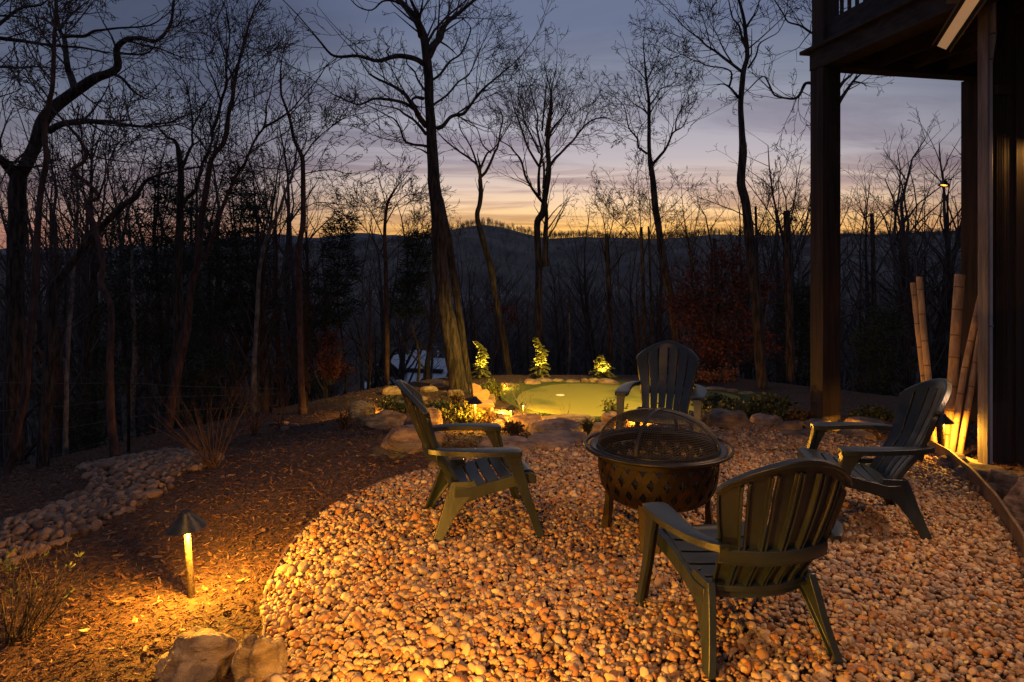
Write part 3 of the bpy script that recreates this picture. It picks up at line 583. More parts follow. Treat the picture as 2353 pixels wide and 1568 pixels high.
# ------------------------------------------------------------------ armchair
def lin(a, b, t): return a+(b-a)*t
BY = ([.26,.36,.44,.50,.56,.70,.84,.93], [-.165,-.225,-.285,-.335,-.365,-.425,-.475,-.505])
def back_pt(u, t, off=0.0):
    """u -1..1 across, t 0..1 from seat to top rim"""
    ztop = .785+.150*(math.cos(u*math.pi/2))**.72 if abs(u) < 1 else .785
    z = .262+(ztop-.262)*t; w = interp(z, [.26,.36,.50,.66,.785,.94], [.195,.205,.228,.262,.282,.282])
    x = u*w; y = interp(z, *BY)+(1.15+.25*(z-.3))*x*x*1.0
    dz = .01; dy = (interp(z+dz, *BY)-interp(z-dz, *BY))/(2*dz); nx_ = -2*1.2*x; n = Vector((nx_, 1, -dy)).normalized()
    return Vector((x, y, z))+n*off
def make_chair():
    r = empty('adirondack_chair', (0,0,0)); m = M['chair']; B = .004
    NS = 6; gap = .050
    for i in range(NS):
        u0 = -1+2*i/NS+(gap/2 if i else 0); u1 = -1+2*(i+1)/NS-(gap/2 if i < NS-1 else 0); P = []; Q = []
        for j in range(15):
            t = .02+.89*j/14; rp = []; rq = []
            for q, th in ((0,.028),(.10,.026),(.16,.008),(.5,.007),(.84,.008),(.90,.026),(1,.028)):
                u = lin(u0, u1, q); c = .0025*(1-(2*q-1)**2)
                rp.append(back_pt(u, t, c)); rq.append(back_pt(u, t, -th))
            P.append(rp); Q.append(rq)
        MB().grid(P, Q).obj('back_slat', m, r, smooth=35, bevel=.002, fix=True)
    def band(name, ta, tb, th0, off=.001, n=27, lip=0, wedge=0):
        P = []; Q = []
        for j in range(5):
            rp = []; rq = []
            for i in range(n):
                u = -1+2*i/(n-1); A = ta(u) if callable(ta) else ta; Bb = tb(u) if callable(tb) else tb; t = lin(A, Bb, j/4)
                rp.append(back_pt(u, t, off-(.010 if (lip and j == 4) else 0))); rq.append(back_pt(u, t, -th0-(lip if j >= 3 else 0)-wedge*(1-j/4)))
            P.append(rp); Q.append(rq)
        return MB().grid(P, Q).obj(name, m, r, smooth=35, bevel=.003, fix=True)
    tz = lambda z: (lambda u: (z-.262)/((.785+.150*(max(0, math.cos(u*math.pi/2)))**.72)-.262))
    band('top_rim', .905, 1.0, .010, lip=.030)
    band('cross_rail', tz(.488), tz(.526), .028, off=-.002, wedge=.022)
    band('cross_rib', tz(.478), tz(.486), .050, off=-.006)
    band('bottom_rail', tz(.262), tz(.286), .028, off=0, wedge=.014)
    band('lower_rib', tz(.300), tz(.318), .028, off=-.004, wedge=.012)
    # seat boards, front one rolls down
    SY = ([-.20,-.10,0,.10,.20,.26,.295,.318,.325], [.283,.297,.318,.342,.370,.384,.382,.355,.315])
    cuts = [(-.165,-.085),(-.073,.002),(.014,.088),(.100,.168),(.180,.325)]
    for a, b in cuts:
        P = []; Q = []; n = 4 if b < .3 else 12
        for j in range(n+1):
            y = lin(a, b, j/n); z = interp(y, *SY); dy = .004; sl2 = (interp(y+dy, *SY)-interp(y-dy, *SY))/(2*dy); nn_ = Vector((0, -sl2, 1)).normalized(); rp = []; rq = []
            for i in range(9):
                x = -.245+.49*i/8; dip = -.014*(1-(x/.245)**2)*(1 if y < .26 else .3); p = Vector((x, y, z+dip)); rp.append(p); rq.append(p-nn_*(.022 if (j in (0, n)) else .012))
            P.append(rp); Q.append(rq)
        MB().grid(P, Q).obj('seat_slat', m, r, smooth=35, bevel=.003, fix=True)
    for s in (-1, 1):
        # arm
        AY = [.205,.195,.15,.05,-.05,-.15,-.23,-.29,-.335,-.36]; AO = [.372,.386,.392,.394,.390,.378,.358,.330,.296,.268]; AI = [.285,.275,.270,.278,.288,.292,.284,.262,.238,.225]; AZ = [.532,.535,.538,.543,.548,.552,.554,.554,.553,.552]
        P = []; Q = []
        for y, o, i_, z in zip(AY, AO, AI, AZ):
            rp = []; rq = []
            for q in (0,.08,.3,.5,.7,.92,1):
                x = lin(i_, o, q); rp.append(Vector((s*x, y, z+.004*(1-(2*q-1)**2)))); rq.append(Vector((s*x, y, z-(.030 if q in (0,.08,.92,1) else .012))))
            P.append(rp); Q.append(rq)
        MB().grid(P, Q).obj('arm', m, r, smooth=35, bevel=.005, fix=True)
        # front leg, L shaped, raking forward
        R = []
        for z, y0, y1, xi, xo in ((.515,.078,.197,.294,.372),(.47,.112,.205,.300,.368),(.40,.148,.222,.302,.364),(.25,.204,.264,.304,.360),(.08,.272,.323,.306,.362),(.012,.293,.345,.306,.364),(0,.288,.350,.304,.368)):
            t_ = .020; R.append([Vector((s*xo, y0, z)), Vector((s*xo, y1, z)), Vector((s*xi, y1, z)), Vector((s*xi, y1-t_, z)), Vector((s*(xo-t_), y1-t_, z)), Vector((s*(xo-t_), y0, z))])
        MB().loft(R).obj('front_leg', m, r, smooth=30, bevel=.003, fix=True)
        # side rail
        P = []
        for y, zt, h in ((-.20,.30,.085),(-.10,.292,.080),(0,.313,.070),(.10,.337,.068),(.20,.365,.068),(.285,.372,.062),(.315,.350,.045)):
            xi, xo = .232, .262; fo = .03*sstep(.0,.3,y); P.append([Vector((s*xi, y, zt)), Vector((s*(xo+fo), y, zt+.004)), Vector((s*(xo+fo), y, zt-h)), Vector((s*(xo+fo-.012), y, zt-h)), Vector((s*(xo+fo-.012), y, zt-.012)), Vector((s*xi, y, zt-.012))])
        MB().loft(P).obj('side_rail', m, r, smooth=30, bevel=.003, fix=True)
        # rear leg: a broad plate narrowing to the foot, splayed out
        R = []
        for z, y0, y1, x in ((.335,-.215,-.07,.250),(.285,-.235,-.045,.256),(.235,-.252,-.100,.263),(.18,-.268,-.155,.270),(.10,-.297,-.214,.284),(.03,-.322,-.260,.298),(0,-.333,-.270,.304)):
            w_ = .034; t_ = .014; R.append([Vector((s*x, y0, z)), Vector((s*x, y1, z)), Vector((s*(x-w_), y1, z)), Vector((s*(x-w_), y1-t_, z)), Vector((s*(x-t_), y1-t_, z)), Vector((s*(x-t_), y0+t_, z)), Vector((s*(x-w_), y0+t_, z)), Vector((s*(x-w_), y0, z))])
        MB().loft(R).obj('rear_leg', m, r, smooth=30, bevel=.003, fix=True)
    return r
ch = make_chair(); PZ = .045
def face(dx, dy): return math.atan2(dy, dx)-math.pi/2
G = 'dark green resin garden armchairs round the fire pit'
def setc(o, x, y, d, lb): o.location = (x, y, PZ); o.rotation_euler = (0, 0, face(*d)); o['label'] = lb; o['category'] = 'armchair'; o['group'] = G
setc(ch, -.215, 4.49, (.978,.21), 'dark green slatted garden armchair seen from its side at the left of the fire pit')
for x, y, d, lb in ((1.35,6.16,(-.35,-.94),'dark green slatted garden armchair behind the fire pit facing the camera'),
                    (2.29,4.52,(-.985,.17),'dark green slatted garden armchair right of the fire pit, beside the bamboo canes'),
                    (1.035,3.13,(-.17,.985),'nearest dark green garden armchair, its back turned to the camera')):
    c = dup(ch); setc(c, x, y, d, lb)

# ------------------------------------------------------------------ fire pit
fp = empty('fire_pit', (.915, 4.29, .03), 0, 'round bronze steel fire pit with lattice sides and a domed spark screen', 'fire pit')
iron = M['iron']; bk = M['blackiron']
R0 = .372
def body_r(z): return interp(z, [.20,.225,.26,.31,.36,.44,.545], [.20,.27,.318,.348,.362,.370,.372])
# lower bowl skin and upper band
MB().lathe([(0,.205),(.20,.200),(.27,.225),(.300,.243),(.296,.250),(.26,.235),(.19,.212),(0,.215)], 64).obj('bowl_bottom', iron, fp, fix=True)
MB().lathe([(.3715,.492),(.373,.545),(.366,.545),(.3645,.492),(.3715,.492)], 64).obj('upper_band', iron, fp, fix=True)
mb = MB(); NB = 25
for s in (-1, 1):
    for i in range(NB):
        path = []
        for k_ in range(13):
            t = k_/12; z = .243+(.492-.243)*t; w = 2*math.pi*(i/NB)+s*t*2*math.pi*1.5/NB*1.0; rr = body_r(z)+(.001 if s > 0 else -.001)
            path.append((rr, w, z))
        rings = []
        for k_, (rr, w, z) in enumerate(path):
            hw = .0205+.004*abs(math.sin(k_/12*math.pi*3)); da = hw/rr
            rings.append([Vector((q*math.cos(w+e), q*math.sin(w+e), z)) for q, e in ((rr+.002,-da),(rr+.002,da),(rr-.003,da),(rr-.003,-da))])
        mb.loft(rings)
lat = mb.obj('lattice', iron, fp, smooth=30, fix=True)
mb = MB()
for i in range(96):
    w = 2*math.pi*i/96; mb.tube([((body_r(z)-.010)*math.cos(w), (body_r(z)-.010)*math.sin(w), z) for z in (.25,.30,.36,.42,.49)], .0012, 3, cap=False)
for j in range(15):
    z = .25+.24*j/14; rr = body_r(z)-.010; mb.tube([(rr*math.cos(2*math.pi*k_/48), rr*math.sin(2*math.pi*k_/48), z) for k_ in range(48)], .0012, 3, close=True)
mb.obj('inner_mesh', M['mesh'], fp, smooth=0)
MB().lathe([(.366,.540),(.372,.552),(.415,.560),(.425,.553),(.425,.545),(.412,.548),(.375,.540),(.366,.530),(.366,.540)], 80).obj('rim', bk, fp, fix=True)
mb = MB(); mb.tube([(.452*math.cos(2*math.pi*k_/72), .452*math.sin(2*math.pi*k_/72), .553) for k_ in range(72)], .0115, 10, close=True)
hr = mb.obj('handle_ring', bk, fp)
for i in range(4):
    w = math.pi/4+i*math.pi/2+.2; MB().tube([(.40*math.cos(w), .40*math.sin(w), .541), (.452*math.cos(w), .452*math.sin(w), .553)], .006, 6).obj('ring_bracket', bk, fp)
MB().lathe([(.10,.30),(.22,.315),(.30,.34),(.34,.40),(.345,.405),(.30,.335),(.22,.305),(.10,.292),(0,.29)], 48).obj('fire_bowl', M['mesh'], fp, fix=True)
mb = MB()
for i in range(27):
    x = -.325+.65*i/26; h = math.sqrt(max(0, .345**2-x*x)); mb.tube([(x, -h, .50), (x, h, .50)], .003, 4)
mb.tube([(.345*math.cos(2*math.pi*k_/48), .345*math.sin(2*math.pi*k_/48), .50) for k_ in range(48)], .005, 6, close=True)
mb.tube([(-.34, .03, .505), (.34, .03, .505)], .004, 4)
g_ = mb.obj('cooking_grate', bk, fp); g_.rotation_euler = (0, 0, -.6)
# dome: fine wire cloth, hem ring, two crossing straps and a lifting loop
def dome(a, w, Rr=.372, Hh=.215): return Vector((Rr*math.sin(a)*math.cos(w), Rr*math.sin(a)*math.sin(w), .560+Hh*math.cos(a)))
scr = MB().tube([(.374*math.cos(2*math.pi*k_/72), .374*math.sin(2*math.pi*k_/72), .562) for k_ in range(72)], .006, 8, close=True).obj('spark_screen', bk, fp)
mb = MB()
for i in range(130): mb.tube([dome(a*math.pi/2/9, 2*math.pi*i/130) for a in range(1, 10)], .0012, 3, cap=False)
for j in range(1, 27): mb.tube([dome(j*math.pi/2/27, 2*math.pi*k_/56) for k_ in range(56)], .0012, 3, close=True)
mb.obj('wire_cloth', M['mesh'], scr, smooth=0)
for i in range(2):
    w = 1.02+i*math.pi/2; rings = []
    for k_ in range(25):
        a = -math.pi/2+math.pi*k_/24; c = dome(abs(a), w if a >= 0 else w+math.pi, .377, .219); side = Vector((-math.sin(w), math.cos(w), 0))*.0105; up_ = Vector((0,0,.0025))
        rings.append([c-side+up_, c+side+up_, c+side-up_, c-side-up_])
    MB().loft(rings).obj('strap', bk, scr, smooth=30, fix=True)
MB().tube([(.024*math.cos(t*math.pi/10), 0, .780+.040*math.sin(t*math.pi/10)) for t in range(11)], .004, 8).obj('lift_loop', bk, scr)
for i in range(4):
    w = math.pi/4+i*math.pi/2+.45; d = Vector((math.cos(w), math.sin(w), 0)); s_ = Vector((-d.y, d.x, 0)); R = []
    for z, rr, hw, th in ((.30,.315,.075,.012),(.22,.305,.072,.03),(.12,.312,.066,.042),(.03,.325,.058,.046),(0,.335,.064,.060)):
        c = d*rr+Vector((0,0,z)); R.append([c-s_*hw-d*th/2, c+s_*hw-d*th/2, c+s_*hw+d*th/2, c-s_*hw+d*th/2])
    MB().loft(R).obj('leg', iron, fp, smooth=30, bevel=.004, fix=True)
# ------------------------------------------------------------------ garden lights
def path_light(loc, s, power, label, tilt=(0,0), col=WARM, lights=True):
    r = empty('path_light', loc, 0, label, 'path light', 'shaded path lights'); r.rotation_euler = (tilt[0], tilt[1], 0); r.scale = (s,)*3
    MB().lathe([(0,.446),(.026,.446),(.028,.440),(.030,.432),(.099,.366),(.101,.360),(.098,.360),(.032,.424),(0,.428)], 40).obj('shade', M['lampcap'], r, fix=True)
    MB().lathe([(0,.378),(.022,.378),(.022,.370),(0,.370)], 20).obj('lens', M['glow'], r, fix=True)
    MB().lathe([(.004,.375),(.017,.348),(.0175,.1),(.018,-.06),(0,-.06)], 16).obj('stem', M['lampstem'], r, fix=True)
    ld = bpy.data.lights.new('bulb', 'POINT'); ld.energy = power; ld.color = col; ld.shadow_soft_size = .018*s
    ld.energy = power*9; lo = bpy.data.objects.new('bulb', ld); link(lo, r); lo.location = (.048, -.050, .352); return r
def at_ground(px, py): p = gp(px, py); return (p.x, p.y, p.z)
path_light(at_ground(441, 1374), 1.0, 18, 'large leaning path light glowing on the dark mulch at the lower left', tilt=(0, -.075))
def pl(px, pyb, hP, power, lb, **k):
    p = gp(px, pyb); path_light((p.x, p.y, p.z), hP*p.y/F/.446, power*p.y/9, lb, **k)
pl(1091, 988, 77, 7, 'biggest path light of the planting bed, beside the lit green shrub')
pl(1173, 982, 51, 5, 'middle path light standing in front of the larger lit stones by the green')
pl(1202, 959, 35, 7, 'path light at the near left rim of the putting green with lit twigs under it')
pl(1152, 963, 27, 1.5, 'smallest path light, tucked behind the left side of the middle one')
pl(1159, 897, 17, 1.2, 'far path light half hidden by stones behind the left corner of the green')
pl(847, 950, 30, 5, 'low path light perched behind the orange lit boulder at the left')
pl(1928, 986, 22, .6, 'small assumed path light hidden behind the deck post beside the glowing layered boulder')  # assumed behind the post to account for the glow on the boulder
pl(1465, 978, 34, 14, 'added path light hidden behind the far armchair at the near rim of the green')  # added out of sight to help light the green
path_light((3.80, 6.02, .02), .86, 3, 'path light behind the right armchair lighting the bamboo canes')
# one more, assumed just out of frame, lights the near pebbles amber
path_light((-.42, 1.86, .02), 1.0, 28, 'assumed path light on the pebbles below the picture edge, nearer the left')
def uplight(px, pyb, Y, target, power, label, ang=70, col=(1,.66,.13)):  # unseen fixtures, assumed where hemlocks and oak are lit from below
    p = W(px, pyb, Y); p.z = ground(p.x, p.y)+.10; r = empty('uplight', tuple(p), 0, label, 'spotlight', 'small assumed uplights among the plants')
    d = (Vector(target)-p).normalized(); q = d.to_track_quat('Z', 'Y').to_matrix()
    mb = MB(); rings = []
    for t, rr in ((-.03,.018),(.0,.024),(.05,.026),(.07,.028)): rings.append([q @ Vector((rr*math.cos(w), rr*math.sin(w), t+.05)) for w in [2*math.pi*k_/14 for k_ in range(14)]])
    mb.loft(rings).obj('housing', M['lampcap'], r, smooth=30, fix=True); MB().tube([(0,0,-.08),(0,0,.03)], .008, 6).obj('stake', M['lampcap'], r)
    ld = bpy.data.lights.new('spot', 'SPOT'); ld.energy = power*3; ld.color = col; ld.spot_size = math.radians(ang); ld.spot_blend = .6; ld.shadow_soft_size = .02
    lo = bpy.data.objects.new('spot', ld); link(lo, r); lo.location = q @ Vector((0,0,.13)); lo.rotation_euler = (-d).to_track_quat('Z', 'Y').to_euler() if False else d.to_track_quat('-Z', 'Y').to_euler(); return r
def added_flood(loc, target, power, label, ang, col, pole=0, soft=.05):
    p = Vector(loc); r = empty('floodlight', tuple(p), 0, label, 'floodlight'); d = (Vector(target)-p).normalized(); q = d.to_track_quat('Z', 'Y').to_matrix(); mb = MB(); rings = []
    for t, rr in ((-.08,.030),(-.06,.045),(.03,.055),(.05,.060)): rings.append([q @ Vector((rr*math.cos(w), rr*math.sin(w), t)) for w in [2*math.pi*k_/20 for k_ in range(20)]])
    mb.loft(rings, cap=False); mb.f.append(tuple(range(20))[::-1]); mb.obj('housing', M['lampcap'], r, smooth=30)
    MB().tube([q @ Vector((0,0,-.06)), q @ Vector((0,0,-.06))+Vector((0,0,-.12 if pole else .10))], .012, 8).obj('bracket', M['lampcap'], r)
    if pole:
        b = q @ Vector((0,0,-.06)); MB().tube([b+Vector((0,0,-.12)), Vector((b.x, b.y, -p.z-.1))], .03, 10).obj('pole', M['lampcap'], r)
    ld = bpy.data.lights.new('beam', 'SPOT'); ld.energy = power; ld.color = col; ld.spot_size = math.radians(ang); ld.spot_blend = .9; ld.shadow_soft_size = soft
    lo = bpy.data.objects.new('beam', ld); link(lo, r); lo.location = d*.055; lo.rotation_euler = d.to_track_quat('-Z', 'Y').to_euler(); return r
added_flood((-1.05, .25, 3.2), (.05, 3.3, 0), 400, 'assumed amber floodlight on a pole beside the camera, out of view', 76, (1,.46,.09), pole=1, soft=.25)  # unseen lamp, assumed as the source of amber light on the near pebbles
added_flood((3.60, 7.76, 3.55), (.55, 11.5, -.6), 4000, 'added floodlight hidden under the deck corner, aimed at the putting green', 50, (1,.64,.09))  # added out of sight behind the post to light the green evenly
def fill_lamp(loc, power, label):  # unseen lantern, added behind the camera to lift dim ground and trunks
    r = empty('fill_lamp', loc, 0, label, 'fill lamp', 'added fill lights behind the camera'); MB().box((0,-.09,0), (.10,.03,.22)).obj('back_plate', M['lampcap'], r, bevel=.004)
    MB().lathe([(0,.16),(.09,.12),(.095,.11),(0,.11)], 20).obj('cap', M['lampcap'], r, fix=True); MB().lathe([(0,-.13),(.05,-.12),(.05,-.11),(0,-.11)], 20).obj('base', M['lampcap'], r, fix=True)
    for k_ in range(4): MB().tube([(.075*math.cos(k_*math.pi/2), .075*math.sin(k_*math.pi/2), .11), (.045*math.cos(k_*math.pi/2), .045*math.sin(k_*math.pi/2), -.11)], .004, 5).obj('bar', M['lampcap'], r)
    ld = bpy.data.lights.new('glow', 'POINT'); ld.energy = power; ld.color = (1,.55,.30); ld.shadow_soft_size = .09; lo = bpy.data.objects.new('glow', ld); link(lo, r)
fill_lamp((-1.3, -2.3, 2.9), 35, 'added fill lamp behind the camera on the left')
fill_lamp((2.6, -2.3, 2.9), 25, 'added fill lamp behind the camera on the right')
# ------------------------------------------------------------------ branch growth
def rv(rd): return Vector((rd.gauss(0,1), rd.gauss(0,1), rd.gauss(0,1)))
def rot_from(d, ang, rd):
    a = d.cross(rv(rd)); a = a.normalized() if a.length > 1e-6 else d.orthogonal().normalized(); return (d*math.cos(ang)+a*math.sin(ang)).normalized()
def grow(segs, p, d, Ln, r, lvl, rd, jit=.2, up=.05, kids=.75, rmin=.0033, ratio=(.35,.7), ang=(.5,1.0), stp=(.9,.5,.3,.2,.14)):
    n = max(2, int(Ln/stp[min(4, lvl)]+.5)); st = Ln/n; out = []
    for i in range(n):
        d = Vector((d.x+rd.gauss(0, jit), d.y+rd.gauss(0, jit), d.z+rd.gauss(0, jit*.8)+up)); d.normalize()
        q = p+d*st; ra = max(rmin, r*(1-.72*i/n)); rb = max(rmin, r*(1-.72*(i+1)/n)); segs.append((p.x,p.y,p.z,q.x,q.y,q.z,ra,rb)); p = q
        if lvl < 4 and (i > 0 or lvl > 1):
            f = (i+1)/n
            for _ in range(2 if rd.random() < kids-.6 else 1):
                if rd.random() < kids: grow(segs, p, rot_from(d, rd.uniform(*ang), rd), Ln*rd.uniform(*ratio)*(1.1-.45*f), max(rmin, rb*.62), lvl+1, rd, jit, up, kids, rmin, ratio, ang, stp)
    return p
def limb_line(pts, Y, dY, rd):
    n = len(pts); return smooth_line([W(a, b, Y+dY*(i/(n-1))+(rd.uniform(-.12,.12) if i else 0)) for i, (a, b) in enumerate(pts)], 3)
def trunk_mesh(name, lines, mt, parent, jit=.22, k=10):
    mb = MB()
    for P, R in lines: mb.tube(P, R, k if max(R) > .05 else 6, jit=jit)
    return mb.obj(name, mt, parent, smooth=60)
NTREE = [0]
def hero(label, Y, trunk, limbs, seed, bark='bark', tw=1.0, name='bare_tree', cat='tree', kids=.8, group=None, tlen=1.0, lvl0=1, rmin=.0045, start=.25, tw_trunk=True, ang=(.42,.9), up=.06):
    """trunk: [(px, py, width_px)...] from the ground up; limbs: ([(px,py)...], width_px at its base, depth drift)"""
    rd = random.Random(seed); lines = []; segs = []
    base = W(trunk[0][0], trunk[0][1], Y); g = ground(base.x, Y); P = [W(a, b, Y) for a, b, w in trunk]; R = [w*Y/F/2 for a, b, w in trunk]
    if P[0].z > g-.2: P.insert(0, Vector((P[0].x-(P[1].x-P[0].x)*.1, Y, g-.25))); R.insert(0, R[0]*1.12)
    Ps = smooth_line(P, 4); Rs = [float(np.interp(i/4, range(len(R)), R)) for i in range(len(Ps))]
    root = empty(name, (Ps[0].x, Y, g), 0, label, cat, group); inv = Vector((Ps[0].x, Y, g))
    lines.append(([p-inv for p in Ps], Rs)); dist = tlen*Y/12
    def sprout(line, rr, f0, dens):
        n = len(line)
        tot = sum((line[i+1]-line[i]).length for i in range(n-1))
        for i in range(1, n):
            f = i/(n-1)
            if f < f0: continue
            t = (line[i]-line[i-1]).normalized(); sl_len = (line[i]-line[i-1]).length; cnt = 2.0*dens*sl_len/(dist*.42)
            for _ in range(int(cnt)+(1 if rd.random() < cnt % 1 else 0)):
                L_ = min(2.6*dist, tot*.55+.5)*(1.05-.55*f)*rd.uniform(.45, 1.0); p = line[i-1].lerp(line[i], rd.random())
                grow(segs, p, rot_from(t, rd.uniform(*ang), rd), L_, min(rr[i]*.45, .012+.016*L_), lvl0, rd, .13, up, min(.95, kids+.06), rmin, stp=tuple(x*min(1.4, dist) for x in (.9,.36,.22,.15,.12)))
        L_ = min(1.8*dist, tot*.4+.3); grow(segs, line[-1], (line[-1]-line[-2]).normalized(), L_, rr[-1], lvl0, rd, .13, up, min(.95, kids+.06), rmin, stp=tuple(x*min(1.4, dist) for x in (.9,.36,.22,.15,.12)))
    for pts, w, dY in limbs:
        ln_ = limb_line(pts, Y, dY, rd); ln_ = [p-inv for p in ln_]; r0 = w*Y/F/2; rr = [max(.008, r0*(1-.72*i/(len(ln_)-1))) for i in range(len(ln_))]; lines.append((ln_, rr)); sprout(ln_, rr, start, tw)
    if tw_trunk and Rs[-1] > 0:
        tl = [p-inv for p in Ps]; k0 = int(len(tl)*.72); sprout(tl[k0:], Rs[k0:], .1, tw*.8)
    trunk_mesh('trunk', lines, M[bark], root); new_obj('branches', seg_mesh('branches', segs, M['twig']), root, kind='stuff'); NTREE[0] += len(segs); return root

c2 = lambda *a: [(784.3+x/2.559, y/2.559) for x, y in a]
c1 = lambda *a: [(x/2.559, y/2.559) for x, y in a]
c3 = lambda *a: [(1568.6+x/2.559, y/2.559) for x, y in a]
# the big oak by the green
hero('tall thick oak with warm lit bark standing left of the putting green', 12.6,
 [(1055,905,48),(1049,870,42),(1040,800,40),(1026,720,37),(1016,650,35),(1010,590,34),(1007,508,31),(999,430,28),(996,391,26),(991,300,24),(986,220,22),(984,176,21),(980,125,20),(972,78,19),(952,38,16),(925,8,13),(890,-25,10)],
 [(c2((510,330),(545,265),(580,220),(600,160),(640,115),(700,70),(760,20),(820,-30)),19,1.0),
  (c2((470,215),(455,130),(440,70),(410,0),(395,-60)),14,-.8), (c2((455,130),(470,60),(480,0)),8,-1.2),
  (c2((485,375),(430,345),(350,328),(300,335),(250,352),(210,358),(160,345),(90,328),(0,335),(-60,320),(-120,250),(-170,190)),12,-1.4),
  (c2((497,740),(460,690),(440,650),(400,590),(380,560),(330,520),(270,490),(215,465),(165,435)),13,-.9),
  (c2((425,640),(380,610),(310,590),(200,580),(150,600),(100,615),(40,595),(-40,560)),8,-1.8),
  (c2((500,790),(460,740),(420,700),(370,670),(330,640),(240,622),(150,600)),8,1.5),
  (c2((560,755),(600,738),(640,690),(680,676),(720,668),(765,610),(800,562),(860,500),(900,468),(950,425),(1000,385)),11,.8),
  (c2((512,862),(470,855),(420,850),(372,828),(345,750),(310,700),(270,680),(180,630),(110,600)),7,.9),
  (c2((512,905),(470,880),(430,868)),5,-.2),
  (c2((483,580),(440,572),(415,590),(440,625),(480,630)),9,-.5),
  (c2((488,530),(450,470),(430,420),(390,380),(380,340),(360,280)),6,1.2),
  (c2((520,480),(580,440),(640,360),(700,320),(740,240),(760,160),(700,100)),7,1.5),
  (c2((535,620),(620,560),(690,480),(750,440),(800,330),(830,260)),6,1.8),
  (c2((360,30),(300,5),(240,10),(180,60),(100,40),(40,-20)),6,-1)], 3, tw=1.0, tlen=.85, start=.18, group=None)
hero('dark companion trunk leaning just behind the right side of the big oak', 13.3,
 [(1080,900,17),(1075,862,16),(1065,790,16),(1052,700,16),(1040,620,19),(1028,540,17),(1018,480,12),(1010,440,7)], [(([(1052,700),(1062,640),(1060,600)]),4,.4)], 5, tw=.3, tlen=.4)
hero('slim crooked tree between the oak and the twin trunked tree', 16,
 [(1176,910,19),(1170,868,17),(1155,760,15),(1138,680,14),(1128,613,14),(1113,563,14),(1097,500,12),(1102,470,11),(1105,442,11),(1103,412,10)],
 [(c2((818,1045),(800,975),(770,945),(740,920),(700,895),(640,850),(600,815),(570,780)),7,-.7),(c2((820,1040),(850,1010),(880,950),(900,900),(920,860),(935,770),(950,700),(930,640)),8,.7),
  (c2((815,1000),(840,940),(860,900),(890,880),(930,830),(990,730),(1010,680)),6,.2),(c2((800,970),(760,860),(700,760),(690,690)),5,.5),(c2((880,900),(830,850),(800,760),(760,720)),4,-.9)], 8, tw=.8, tlen=.62)
hero('twin trunked tree with a full fine crown in the middle of the view', 17,
 [(1244,880,19),(1240,780,18),(1238,700,17),(1238,613,16),(1234,520,15),(1243,497,16),(1249,486,17),(1250,468,14),(1259,410,13),(1261,375,12),(1258,330,10),(1262,290,8),(1268,240,6)],
 [(c2((1200,1568),(1200,1400),(1207,1260),(1205,1200)),15,.2),
  (c2((1222,985),(1255,935),(1290,900),(1330,858),(1360,830),(1390,790),(1430,740),(1480,705),(1540,690),(1580,700)),8,1),
  (c2((1192,1200),(1160,1160),(1130,1120),(1100,1070),(1080,1030),(1065,970),(1050,930),(1010,885),(990,860),(940,830)),8,-.6),
  (c2((1165,1150),(1160,1060),(1165,980),(1180,900),(1165,830),(1150,750),(1155,680),(1130,600),(1110,520)),8,.5),
  (c2((1190,1110),(1192,1000),(1180,930),(1160,880)),7,-.4),(c2((1165,985),(1120,910),(1090,850),(1060,760),(1035,690),(1010,620),(1000,560)),6,-.9),
  (c2((1215,840),(1240,760),(1290,700),(1330,650),(1350,580)),6,1.2),(c2((1200,800),(1215,700),(1230,600),(1240,500),(1260,420)),6,-.4),(c2((1165,900),(1120,800),(1080,720),(1060,640),(1040,560),(1050,480)),5,.9),
  (c2((1180,770),(1190,660),(1200,560),(1210,470),(1200,400)),5,.3)], 12, tw=1.25, tlen=.52, kids=.85)
c3d = [(1556,860,20),(1552,760,19),(1540,680,18),(1527,613,17),(1518,560,16),(1511,508,15),(1504,460,14),(1500,410,13),(1494,375,12),(1492,350,10),(1491,290,8),(1491,235,7),(1486,190,5),(1482,150,4),(1480,125,3)]
hero('straight trunked tree with an open upright crown right of the middle', 15.5, c3d,
 [(c2((1800,905),(1765,880),(1745,862),(1742,820),(1720,790),(1690,750),(1678,690),(1660,620),(1620,580)),6,.7),(c2((1828,968),(1870,920),(1900,885),(1920,850),(1945,790),(1965,770),(2007,745),(2030,700)),7,-.6),
  (c2((1810,680),(1770,640),(1720,610),(1670,560)),4,-.8),(c2((1812,620),(1850,570),(1880,520),(1940,500),(1970,450)),4,.8),(c2((1965,770),(1970,700),(2000,640),(2030,560)),4,.4),
  (c2((1795,480),(1750,420),(1700,380),(1690,330)),3,.3),(c2((1795,470),(1830,400),(1860,330)),3,-.4),(c2((1745,862),(1740,800),(1760,750),(1800,700)),2.5,.9)], 21, tw=.85, tlen=.42)
hero('tall sinuous tree just left of the deck post', 12.8,
 [(1752,905,26),(1748,850,25),(1740,720,24),(1732,640,24),(1725,578,23),(1713,469,21),(1703,418,18),(1707,350,18),(1704,300,15),(1702,240,13),(1705,190,12),(1709,160,12),(1717,129,11),(1713,80,9),(1708,39,8),(1695,-10,6)],
 [(c3((358,430),(300,385),(240,340),(190,300),(140,270),(100,230),(60,200),(0,150),(-40,100)),8,.9),(c3((330,575),(300,540),(270,510),(240,495),(205,497)),7,-.3),(c3((275,505),(285,470),(285,425),(240,400),(150,388),(100,365),(50,350),(0,320),(-40,335)),5,-1),
  (c3((385,400),(430,330),(450,260),(500,225),(560,190),(600,120)),5,.9),(c3((380,300),(350,230),(330,150),(290,100),(270,0),(250,-40)),6,.5),(c3((365,180),(400,120),(440,60),(450,-20)),5,-.8),(c3((300,385),(240,290),(200,200),(170,150)),4,1.2)], 33, tw=.8, tlen=.62)
